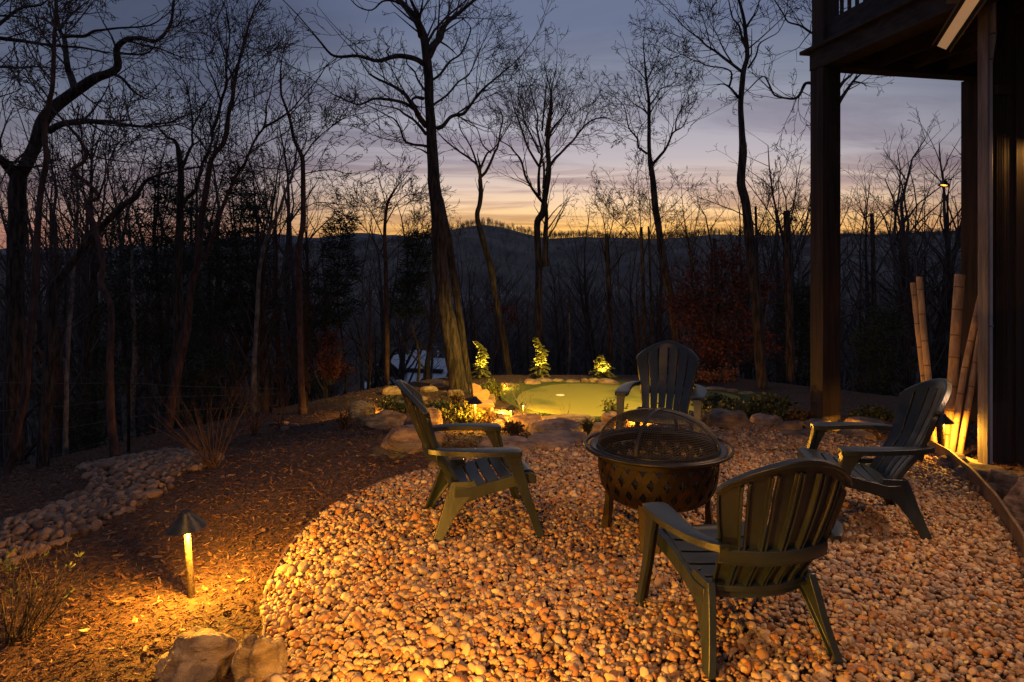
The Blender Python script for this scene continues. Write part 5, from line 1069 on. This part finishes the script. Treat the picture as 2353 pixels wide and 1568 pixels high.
rdl = random.Random(4); p = gp(60, 1440); shr = empty('leafy_shoots', tuple(p), 0, 'sprays of narrow green leaves in the dark twigs at the lower left', 'plant')
for i in range(16):
    V = []; Fc = []; o_p = p; p = Vector()
    c = p+Vector((rdl.uniform(-.22,.22), rdl.uniform(-.1,.2), rdl.uniform(.10,.33)))
    for k_ in range(9): leaf(V, Fc, c, (rv(rdl)+Vector((0,0,.8))).normalized()*.035, .005, rdl)
    new_obj('shoot', fast_mesh('shoot', np.array(V), np.array(Fc), 4, M['leaf_g'], False), shr); p = o_p
def tuft(px, pyb, hP, seed, label, n=16, m='grass', spread=.5, wd_=.004):
    rd = random.Random(seed); p = gp(px, pyb); h = hP*p.y/F; mb = MB()
    for i in range(n):
        a = rd.uniform(0,6.28); l = h*rd.uniform(.4,1.1); out = rd.uniform(.1,spread)*l; w = Vector((-math.sin(a), math.cos(a), 0))*wd_; prev = []
        R = []
        for j in range(6):
            t = j/5; c = Vector((math.cos(a)*out*t**1.6, math.sin(a)*out*t**1.6, l*t*(1-.25*t*spread))); ww = w*(1-t*.9); R.append((c-ww, c+ww))
        b = len(mb.v)
        for x, y in R: mb.v.extend([tuple(x), tuple(y)])
        mb.f.extend([(b+2*j, b+2*j+1, b+2*j+3, b+2*j+2) for j in range(5)])
    o = mb.obj('grass_tuft', M[m], smooth=60); o.location = p; meta(o, label, 'grass tuft'); return o
tuft(466, 1535, 80, 1, 'green grass tuft growing in front of the squared pale boulder', 14, spread=.7)
tuft(555, 1520, 110, 2, 'few tall grass blades rising between the two corner boulders', 7, spread=.5, wd_=.003)
tuft(400, 1550, 60, 3, 'short green grass at the left foot of the squared boulder', 9, spread=1.0)
def fern(px, pyb, seed, label, s=.28, n=9):
    rd = random.Random(seed); p = gp(px, pyb); V = []; Fc = []; root = empty('fern', tuple(p), 0, label, 'fern')
    for i in range(n):
        a = rd.uniform(0,6.28); d = Vector((math.cos(a), math.sin(a), 1.0)); q = Vector((0,0,.01)); l = s*rd.uniform(.6,1.1); v0 = len(V)
        for j in range(16):
            t = j/15; d2 = (d+Vector((0,0,-1.5*t))).normalized(); q = q+d2*l/16; side = Vector((-d2.y, d2.x, 0)).normalized(); w = l*.26*math.sin(min(1,(t+.08)*1.05)*math.pi)**.8
            for s_ in (-1,1):
                e = side*s_*w+d2*w*.4; b = len(V); V.extend([tuple(q-d2*l*.011), tuple(q+d2*l*.011), tuple(q+e+d2*.001), tuple(q+e-d2*.002)]); Fc.append((b,b+1,b+2,b+3))
    new_obj('frond', fast_mesh('frond', np.array(V), np.array(Fc), 4, M['fern'], False), root); return root
fern(905, 1058, 1, 'golden fern with fanned fronds on the mulch left of the left armchair', .30, 10)
fern(955, 1022, 2, 'yellow lit fern behind the backrest of the left armchair', .26, 8)
fern(1083, 1022, 3, 'flat yellow green fern seen under the arm of the left armchair', .22, 9)
mb = MB(); rd2 = random.Random(8); segs = []
p = W(1202, 958, 9.75)
for i in range(7): grow(segs, Vector((rd2.gauss(0,.03),0,.02)), Vector((rd2.uniform(-.6,1.3), rd2.uniform(-.3,.5), rd2.uniform(.25,.8))).normalized(), rd2.uniform(.3,.62), .006, 2, rd2, .15, .0, .55, .003, stp=(.2,.12,.1,.08,.06))
o = new_obj('bare_twigs', seg_mesh('bare_twigs', segs, M['palebark'])); o.location = p; meta(o, 'brightly lit bare twigs spreading under the path light at the green', 'twigs')
# red leaved tree and low orange sprays
def leafy_tree(px, Y, label, seed, cl, leafm, tw, nper, r, ls):
    rd = random.Random(seed); X = (px-CX)/F*Y; g = ground(X, Y); b = Vector((X, Y, g)); root = empty('red_leaved_tree', tuple(b), 0, label, 'tree'); segs = []; V = []; Fc = []
    top = W(cl[0][0], cl[0][1], Y)-b; n = 10; P = [Vector((top.x*(i/n)**2+.05*math.sin(i), .1*math.sin(i*.8), -.2+(top.z+.2)*i/n)) for i in range(n+1)]
    MB().tube(P, [tw*Y/F/2*(1-.8*i/n) for i in range(n+1)], 8, jit=.15).obj('trunk', M['bark'], root, smooth=60)
    for cx_, cy_, rw, rh in cl:
        c = W(cx_, cy_, Y)-b; k_ = min(n, max(1, int((c.z/top.z)*n*.85))); q = P[k_-1] if c.z > 0 else P[1]
        for _ in range(nper):
            a = c+Vector((rd.gauss(0,.5)*rw*Y/F, rd.gauss(0,.5)*rw*Y/F, rd.gauss(0,.5)*rh*Y/F)); m_ = q.lerp(a, .5)+Vector((0,0,-.05)); segs.append((*q, *m_, .006, .005)); segs.append((*m_, *a, .005, .003))
            for _ in range(16): leaf(V, Fc, a+rv(rd)*r*Y/F, (rv(rd)+Vector((0,0,-.5))).normalized()*ls*rd.uniform(.6,1.2), ls*.3, rd)
    new_obj('branches', seg_mesh('branches', segs, M['twig']), root, kind='stuff'); new_obj('foliage', fast_mesh('foliage', np.array(V), np.array(Fc), 4, M[leafm], False), root, kind='stuff')
leafy_tree(1632, 14.6, 'small tree holding dark red withered leaves right of the far armchair', 5, [(1665,590,40,25),(1600,640,40,30),(1690,640,45,30),(1640,690,55,35),(1580,720,40,28),(1700,720,50,35),(1560,690,25,20),(1740,780,40,28),(1640,770,60,25),(1610,800,45,22),(1680,790,40,25),(1740,660,25,20)], 'redleaf', 14, 24, 13, .085)
leafy_tree(1590, 13.6, 'low spray of orange brown leaves under the red leaved tree', 6, [(1600,852,24,8),(1575,862,20,8),(1640,865,26,9),(1680,855,24,8),(1620,875,24,8),(1560,850,12,6)], 'orangeleaf', 5, 12, 8, .06)
leafy_tree(1130, 18, 'thin sapling with a few red leaves behind the left hemlock', 7, [(1160,712,14,8),(1140,706,10,6),(1175,730,8,10)], 'redleaf', 5, 7, 6, .07)
leafy_tree(768, 15.5, 'dark red leaved bush left of the domed boulder', 8, [(770,800,24,24),(760,840,28,22),(785,850,20,20),(755,780,12,20)], 'redleaf', 6, 14, 10, .07)
# ------------------------------------------------------------------ wire fence
def tpost(px, pyb, hP, Y, label):
    p = W(px, pyb, Y); h = hP*Y/F; mb = MB(); s = .018
    mb.box((0,0,h/2-.15), (.045,.006,h+.3)); mb.box((0,-.013,h/2-.15), (.006,.022,h+.3))
    for k_ in range(int(h/.09)): mb.box((0,-.027,.08+k_*.09), (.014,.008,.018))
    r = empty('fence', tuple(p), 0, label, 'wire fence'); mb.obj('post', M['blackiron'], r, smooth=0); return r, p
fr_, fp0 = tpost(296, 1034, 184, 10.2, 'dark steel fence post with thin wires strung across the wood at the left')
WR = [([(-60,880),(0,879),(150,881),(296,880),(420,887),(640,893)],), ([(-60,947),(0,944),(150,932),(296,916),(420,911),(640,905)],), ([(-60,1008),(0,999),(150,983),(296,959),(420,944),(640,930)],), ([(-60,1070),(60,1060),(180,1032),(296,1000),(420,985),(600,960)],)]
for (w_,) in WR:
    pts = [W(a, b, 10.2+(.9*(a-296)/300 if a > 296 else -.7*(296-a)/300))-fp0 for a, b in w_]; MB().tube(smooth_line(pts, 5), .0022, 4).obj('wire', M['wire'], fr_)
for px, pb, hp, Y in ((622,965,120,12.0),(-20,1100,200,9.2)):
    p = W(px, pb, Y)-fp0; h = hp*Y/F; mb = MB(); mb.box((p.x, p.y, p.z+h/2), (.045,.008,h)); mb.box((p.x, p.y-.014, p.z+h/2), (.008,.022,h)); mb.obj('post', M['blackiron'], fr_, smooth=0)
# ------------------------------------------------------------------ carved seat and plank bench by the oak
b = W(1108, 950, 10.4); seat = empty('carved_seat', tuple(b), .15, 'blond carved log seat with a notched high back between the oak and the green', 'wooden seat'); u = 10.4/F
def slabpoly(pts, y0, y1, name, parent, mt):
    A = [[Vector((x*u, y0, z*u)) for x, z in pts], [Vector((x*u, y1, z*u)) for x, z in pts]]; return MB().loft(A).obj(name, mt, parent, smooth=30, bevel=.01, fix=True)
slabpoly([(-18,28),(-22,66),(-18,67),(-2,60),(2,52),(-4,49),(12,53),(19,46),(20,40),(14,27)], .10, .17, 'backrest', seat, M['wood_seat'])
slabpoly([(-26,18),(-26,29),(24,27),(26,18)], -.16, .16, 'seat', seat, M['wood_seat'])
for x0, y0 in ((-20,-.09),(20,-.09),(-18,.09),(18,.09)):
    MB().tube([Vector(((x0+(4 if x0 > 0 else -4))*u, y0, -.06)), Vector((x0*u*.9, y0*.9, 10*u)), Vector((x0*u*.8, y0*.8, 20*u))], [.035,.040,.05], 10, jit=.2).obj('leg', M['wood_seat'], seat)
b = W(937, 935, 10.8); bn = empty('plank_bench', tuple(b), .1, 'tiny grey plank on a dark stump left of the oak', 'bench'); MB().box((0,0,.09), (.27,.10,.03)).obj('plank', M['greymetal'], bn, bevel=.004); MB().lathe([(.05,-.1),(.055,.0),(.05,.16),(0,.16)], 12).obj('stump', M['bark'], bn, fix=True)
# ------------------------------------------------------------------ house in the valley
HYv = 112.0; hb = W(945, 884, HYv); hs = empty('valley_house', tuple(hb), -.22, 'dark house with pale metal roofs far below among the trees', 'house')
def roof(cx, cy, w, d, z0, zr, name, parent, along='x', over=.5, th=.18):
    mb = MB(); w2, d2 = w/2+over, d/2+over
    if along == 'x': A = [[(cx-w2,cy-d2,z0),(cx-w2,cy,zr),(cx-w2,cy+d2,z0),(cx-w2,cy+d2,z0-th),(cx-w2,cy,zr-th),(cx-w2,cy-d2,z0-th)],[(cx+w2,cy-d2,z0),(cx+w2,cy,zr),(cx+w2,cy+d2,z0),(cx+w2,cy+d2,z0-th),(cx+w2,cy,zr-th),(cx+w2,cy-d2,z0-th)]]
    else: A = [[(cx-w2,cy-d2,z0),(cx,cy-d2,zr),(cx+w2,cy-d2,z0),(cx+w2,cy-d2,z0-th),(cx,cy-d2,zr-th),(cx-w2,cy-d2,z0-th)],[(cx-w2,cy+d2,z0),(cx,cy+d2,zr),(cx+w2,cy+d2,z0),(cx+w2,cy+d2,z0-th),(cx,cy+d2,zr-th),(cx-w2,cy+d2,z0-th)]]
    mb.loft([[Vector(p) for p in r] for r in A]); o = mb.obj(name, M['metalroof'], parent, smooth=0, fix=True)
    ms = MB(); n = int((w if along == 'x' else d)/.6)
    for i in range(n+1):
        t = -1+2*i/n
        for s in (-1,1):
            if along == 'x': a, b_ = Vector((cx+t*w2*.98, cy, zr+.03)), Vector((cx+t*w2*.98, cy+s*d2, z0+.03))
            else: a, b_ = Vector((cx, cy+t*d2*.98, zr+.03)), Vector((cx+s*w2, cy+t*d2*.98, z0+.03))
            ms.tube([a, b_], .03, 4)
    ms.obj('roof_seam', M['metalroof'], o, smooth=0); return o
MB().box((1.2,3,1.2), (8.6,7,3.0)).obj('wall', M['housewall'], hs, smooth=0); MB().box((-3.6,1.2,1.6), (4.4,5,3.4)).obj('wall', M['housewall'], hs, smooth=0)
roof(1.6, 2.4, 8.2, 8.6, .6, 4.2, 'roof', hs, 'x', .6); roof(-3.4, 1.4, 4.6, 6.6, 2.4, 4.6, 'roof', hs, 'y', .6); roof(.6, 5.2, 4.4, 5.4, 3.0, 5.0, 'roof', hs, 'x', .5); roof(-6.8, .2, 2.2, 3.0, -.6, .2, 'roof', hs, 'x', .3)
mb = MB(); mb.box((2.6, 3.2, 4.6), (1.3,1.0,2.4)); mb.box((2.6,3.2,5.85), (1.5,1.2,.12)); mb.obj('chimney', M['stone'], hs, smooth=0)
for x in (-4.4, -2.6, 1.0, 3.0): f_ = MB().box((x, -1.42 if x < 0 else -.56, .9), (.9,.08,1.1)).obj('window', M['timber'], hs, smooth=0); MB().box((x, -1.47 if x < 0 else -.61, .9), (.75,.03,.95)).obj('pane', M['metalroof'], f_, smooth=0)

# ------------------------------------------------------------------ deck, posts, porch side of the house
A_ = Vector((-.204,.979,0)); B_ = Vector((.979,.204,0)); RZ = math.atan2(B_.y, B_.x); Mr = Matrix.Rotation(RZ, 3, 'Z')   # local x = B_, local y = A_
PO = Vector((3.405, 7.42, 0)); PWID = .215
deck = empty('timber_deck', tuple(PO), RZ, 'dark timber deck carried on square posts above the right side', 'deck')
ZB = 3.84; HB = .205
def wood(name, c, d, mt='timber', parent=deck, bevel=.004, **k): return MB().box(c, d).obj(name, M[mt], parent, smooth=30, bevel=bevel, **k)
wood('post', (0,0,ZB/2-.15), (PWID,PWID,ZB+.3)); wood('rail_post', (.004,.004,ZB+1.35), (PWID-.02,PWID-.02,2.29))
wood('post', (1.98,.02,ZB/2-.15), (PWID,PWID,ZB+.3))
wood('side_beam', (-.002,-3.2,ZB+HB/2+.002), (PWID+.012,6.62,HB), 'timberh'); wood('ledge_board', (-.02,-3.15,ZB+HB+.024), (PWID+.07,6.75,.04), 'timberh')
wood('rim_board', (.02,-3.2,ZB+HB+.15), (.14,6.60,.205), 'timberh'); wood('bottom_rail', (.02,-3.3,ZB+HB+.278), (.10,6.3,.045), 'timberh')
wood('end_beam', (2.4,.0,ZB+HB/2), (4.55,.19,HB-.004), 'timberh')
for i in range(8): wood('joist', (.62+.42*i,-3.2,ZB+HB/2+.03), (.045,6.2,HB-.03), 'timberh')
for i in range(7): wood('deck_board', (1.95+.0,-.35-.0-i*.92,ZB+HB+.046), (4.1,.915,.03), 'timberh', bevel=0)
for i in range(44): wood('baluster', (.02,-.24-.115*i,ZB+HB+.73), (.028,.028,.86), 'blackiron' if False else 'timber', bevel=0)
wood('handrail', (.02,-3.3,ZB+HB+1.19), (.13,6.3,.05))
# column
CB = Vector((4.0, 5.79, 0)); colm = empty('porch_column', tuple(CB), RZ, 'rough weathered grey timber column right of the bamboo canes', 'column')
MB().box((0,0,2.3), (.022,.10,4.75)).obj('shaft', M['weathered'], colm, smooth=30, bevel=.004)
# downspout in front of the dark side of the column
dp = CB+B_*.055-A_*.0; ds = empty('downspout', tuple(dp), RZ, 'narrow grey white downspout running up beside the weathered column', 'downspout')
MB().box((0,0,1.74), (.034,.045,3.42)).obj('pipe', M['pipe'], ds, bevel=.006); 
MB().loft([[Vector((x*.017+o, y*.0225, z)) for x, y in ((-1,-1),(1,-1),(1,1),(-1,1))] for z, o in ((3.44,0),(3.50,.006),(3.62,.03),(3.7,.036))]).obj('elbow', M['pipe'], ds, smooth=30, fix=True)
MB().box((.036,0,4.1), (.034,.045,.8)).obj('pipe', M['pipe'], ds, bevel=.006)
for z in (3.46, 1.2, 3.68): MB().box((0 if z < 3.5 else .034,0,z), (.042,.052,.018)).obj('bracket', M['greymetal'], ds, bevel=.002)
# house wall behind: dark boards, fluted corner trim
wl_ = empty('house_wall', tuple(CB+B_*.155+A_*.02), RZ, 'dark cedar wall of the house with fluted corner trim at the right edge', 'wall')
for i in range(12): MB().box((.22+.20*i+.095, .03, 2.3), (.194,.03,4.8)).obj('board', M['warmwood'], wl_, smooth=0, bevel=.003)
MB().box((.10, .045, 2.3), (.24,.03,4.8)).obj('corner_board', M['warmwood'], wl_, smooth=0)
for i in range(6): MB().lathe([(.0045,0),(.0045,2.62),(0,2.62)], 8).obj('flute', M['warmwood'], wl_).location = (.020+.0185*i+(.016 if i == 5 else 0), .018, .55)
for i in range(6): MB().lathe([(.0045,0),(.0045,1.2),(0,1.2)], 8).obj('flute', M['warmwood'], wl_).location = (.020+.0185*i+(.016 if i == 5 else 0), .018, 3.27)
MB().box((.075, .012, 3.22), (.15,.045,.085)).obj('trim_band', M['warmwood'], wl_, smooth=0, bevel=.004)
# unseen wall lantern just outside the picture: assumed source of the warm light on the fluted trim
wlp = CB+B_*.80-A_*.055; wp = empty('assumed_lantern', (wlp.x, wlp.y, 2.75), RZ, 'assumed wall lantern on the cedar wall at the right, beyond the picture edge', 'wall lamp')
MB().lathe([(0,.10),(.03,.09),(.085,.0),(.080,.0),(.028,.080),(0,.085)], 24).obj('shade', M['lampcap'], wp, fix=True); MB().box((0,.07,.07), (.03,.16,.03)).obj('arm', M['lampcap'], wp); MB().lathe([(0,.06),(.02,.055),(.02,.03),(0,.025)], 14).obj('bulb', M['glow'], wp, fix=True)
ld = bpy.data.lights.new('lantern_light', 'POINT'); ld.energy = 15; ld.color = (1,.45,.10); ld.shadow_soft_size = .02; lo = bpy.data.objects.new('lantern_light', ld); link(lo, wp); lo.location = (0,-.01,.0)
# deck lamp near the far post
dl = W(2169, 423, 7.6); sc = empty('deck_lamp', tuple(dl), RZ, 'small hooded lamp lit on the far deck post', 'wall lamp')
MB().lathe([(0,.045),(.02,.04),(.062,-.02),(.058,-.02),(.018,.032),(0,.036)], 20).obj('hood', M['lampcap'], sc, fix=True).rotation_euler = (0,.25,0)
MB().tube([(0,0,.04),(.05,.0,.06),(.10,.0,.05)], .008, 6).obj('arm', M['lampcap'], sc); MB().lathe([(0,.01),(.03,.004),(.034,-.014),(0,-.016)], 16).obj('lens', M['dimglow'], sc, fix=True).rotation_euler = (0,.25,0)
ld = bpy.data.lights.new('lamp_light', 'POINT'); ld.energy = .15; ld.color = WARM; ld.shadow_soft_size = .015; lo = bpy.data.objects.new('lamp_light', ld); link(lo, sc); lo.location = (0,0,-.03)
# strip heater hung on a slant under the deck
p0, p1 = W(2163, 110, 6.4), W(2244, -14, 5.22); hd = (p1-p0).normalized(); hl_ = (p1-p0).length
ht = empty('strip_fixture', tuple(p0), 0, 'slanting grey metal strip fixture with a tan underside beneath the deck', 'fixture'); q3 = hd.to_track_quat('X', 'Z').to_matrix()
vd = (p0-Vector((0,0,EYE))).normalized(); sd_ = hd.cross(vd).normalized(); nm = sd_.cross(hd).normalized()
def bar(name, o1, w1, d0, d1, mt, s0=0, s1=1):
    R = []
    for t in (s0*hl_, s1*hl_):
        c = hd*t; R.append([c+sd_*(o1-w1/2)+nm*d0, c+sd_*(o1+w1/2)+nm*d0, c+sd_*(o1+w1/2)+nm*d1, c+sd_*(o1-w1/2)+nm*d1])
    MB().loft(R).obj(name, M[mt], ht, smooth=0, fix=True)
sg = 1
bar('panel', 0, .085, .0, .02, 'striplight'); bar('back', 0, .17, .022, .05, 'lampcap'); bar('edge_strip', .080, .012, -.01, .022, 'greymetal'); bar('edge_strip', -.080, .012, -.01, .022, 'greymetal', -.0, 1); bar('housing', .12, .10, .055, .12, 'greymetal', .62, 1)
added_flood((4.02, 4.25, 3.68), (1.0, 4.0, 0), 520, 'added unseen floodlight under the deck beam shining down on the pebbles', 74, (1,.56,.29), soft=.12)  # added above the frame to brighten the far pebbles and chair tops
# ------------------------------------------------------------------ bamboo canes, timber sill, mat
def cane(pts, w, Y0, Y1, label):
    P = [W(a, b, lin(Y0, Y1, i/(len(pts)-1))) for i, (a, b) in enumerate(pts)]; o = P[0].copy(); root = empty('bamboo_cane', tuple(o), 0, label, 'bamboo cane', 'bamboo canes leaning by the house'); P = [p-o for p in P]
    L_ = sum((P[i+1]-P[i]).length for i in range(len(P)-1)); n = 40; dense = smooth_line(P, max(2, n//(len(P)-1))); r = w*Y0/F/2; step = .235; acc = 0; nxt = .12; rr = []; rings = []
    for i, p in enumerate(dense):
        if i: acc += (p-dense[i-1]).length
        rr.append(r*(1-.04*math.sin(acc*13)**2))
    MB().tube(dense, rr, 14).obj('culm', M['bamboo'], root)
    acc = 0
    for i in range(1, len(dense)):
        seg = (dense[i]-dense[i-1]).length
        while nxt < acc+seg:
            c = dense[i-1].lerp(dense[i], (nxt-acc)/seg); t = (dense[i]-dense[i-1]).normalized(); MB().tube([c-t*.006, c-t*.002, c+t*.002, c+t*.006], [r*.99, r*1.075, r*1.075, r*.99], 14).obj('node', M['node'], root); nxt += step*random.uniform(.85,1.15)
        acc += seg
cane([(2098,650),(2108,745),(2120,850),(2134,980),(2140,1035)], 13, 6.5, 6.2, 'leftmost thin bamboo cane rising behind the right armchair')
cane([(2112,636),(2122,760),(2133,870),(2144,1000),(2148,1040)], 14, 6.4, 6.15, 'bamboo cane overlapping the leftmost one, slightly taller')
cane([(2205,632),(2196,760),(2188,880),(2178,985),(2172,1048)], 22, 6.5, 6.2, 'thickest bamboo cane with a wide cut top')
cane([(2263,640),(2240,740),(2216,850),(2198,960),(2186,1040)], 14, 6.35, 6.1, 'slanting bamboo cane touching the weathered column')
cane([(2266,690),(2248,790),(2230,900),(2215,985),(2204,1050)], 13, 6.25, 6.05, 'rightmost bamboo cane, lit yellow at its foot')
p0, p1 = W(2168, 1046, 6.15), W(2262, 1066, 5.75); d_ = (p1-p0); sl = empty('timber_sill', tuple(p0), math.atan2(d_.y, d_.x), 'short pale timber lit bright yellow at the foot of the weathered column', 'timber')
MB().box((d_.length/2, .03, -.02), (d_.length+.04,.09,.10)).obj('beam', M['lumber'], sl, bevel=.006); MB().box((.14, -.10, -.09), (.24,.10,.07)).obj('offcut', M['lumber'], sl, bevel=.005)
p_ = W(2194, 1036, 6.25); st_ = MB().box((0,0,.09), (.045,.035,.30)).obj('wood_stake', M['lumber'], bevel=.004); st_.location = p_; meta(st_, 'short lit wooden stake between the bamboo feet', 'stake')
p_ = W(2245, 1030, 6.9); mt_ = empty('rubber_mat', tuple(p_), .2, 'dark ribbed mat lying behind the bamboo feet', 'mat'); MB().box((0,0,0), (.55,.8,.015)).obj('sheet', M['mat'], mt_)
for i in range(18): MB().box((-.26+.03*i,0,.011), (.010,.79,.008)).obj('rib', M['mat'], mt_, smooth=0)
mt_.rotation_euler = (.18, 0, .2)
# leaves and bits lying about
rdl = random.Random(12)
for px, py, lb in ((195,1460,'pale curled dry leaf lying on the lit mulch at the lower left'),(640,1425,'small pale leaf beside the corner boulders')):
    p = gp(px, py); g_ = [[Vector((x*.030, y*.012*(1-abs(x)**1.6), .008*x*x+.006*abs(y))) for y in (-1,-.4,.4,1)] for x in (-1,-.5,0,.5,1)]; o = MB().grid(g_, [[q-Vector((0,0,.0015)) for q in r] for r in g_]).obj('dry_leaf', M['lumber'], fix=True); o.location = (p.x, p.y, p.z+.02); o.rotation_euler = (.1,.1,.6); meta(o, lb, 'leaf')
sg_ = []; grow(sg_, Vector((0,0,0)), Vector((-.9,.2,.02)).normalized(), .42, .004, 3, random.Random(3), .06, 0, .3, .002); o = new_obj('fallen_twig', seg_mesh('fallen_twig', sg_, M['bark'])); p = Vector((*flatpt(1640,1425), .06)); o.location = p; meta(o, 'dark twig lying on the pebbles left of the nearest armchair', 'twig')
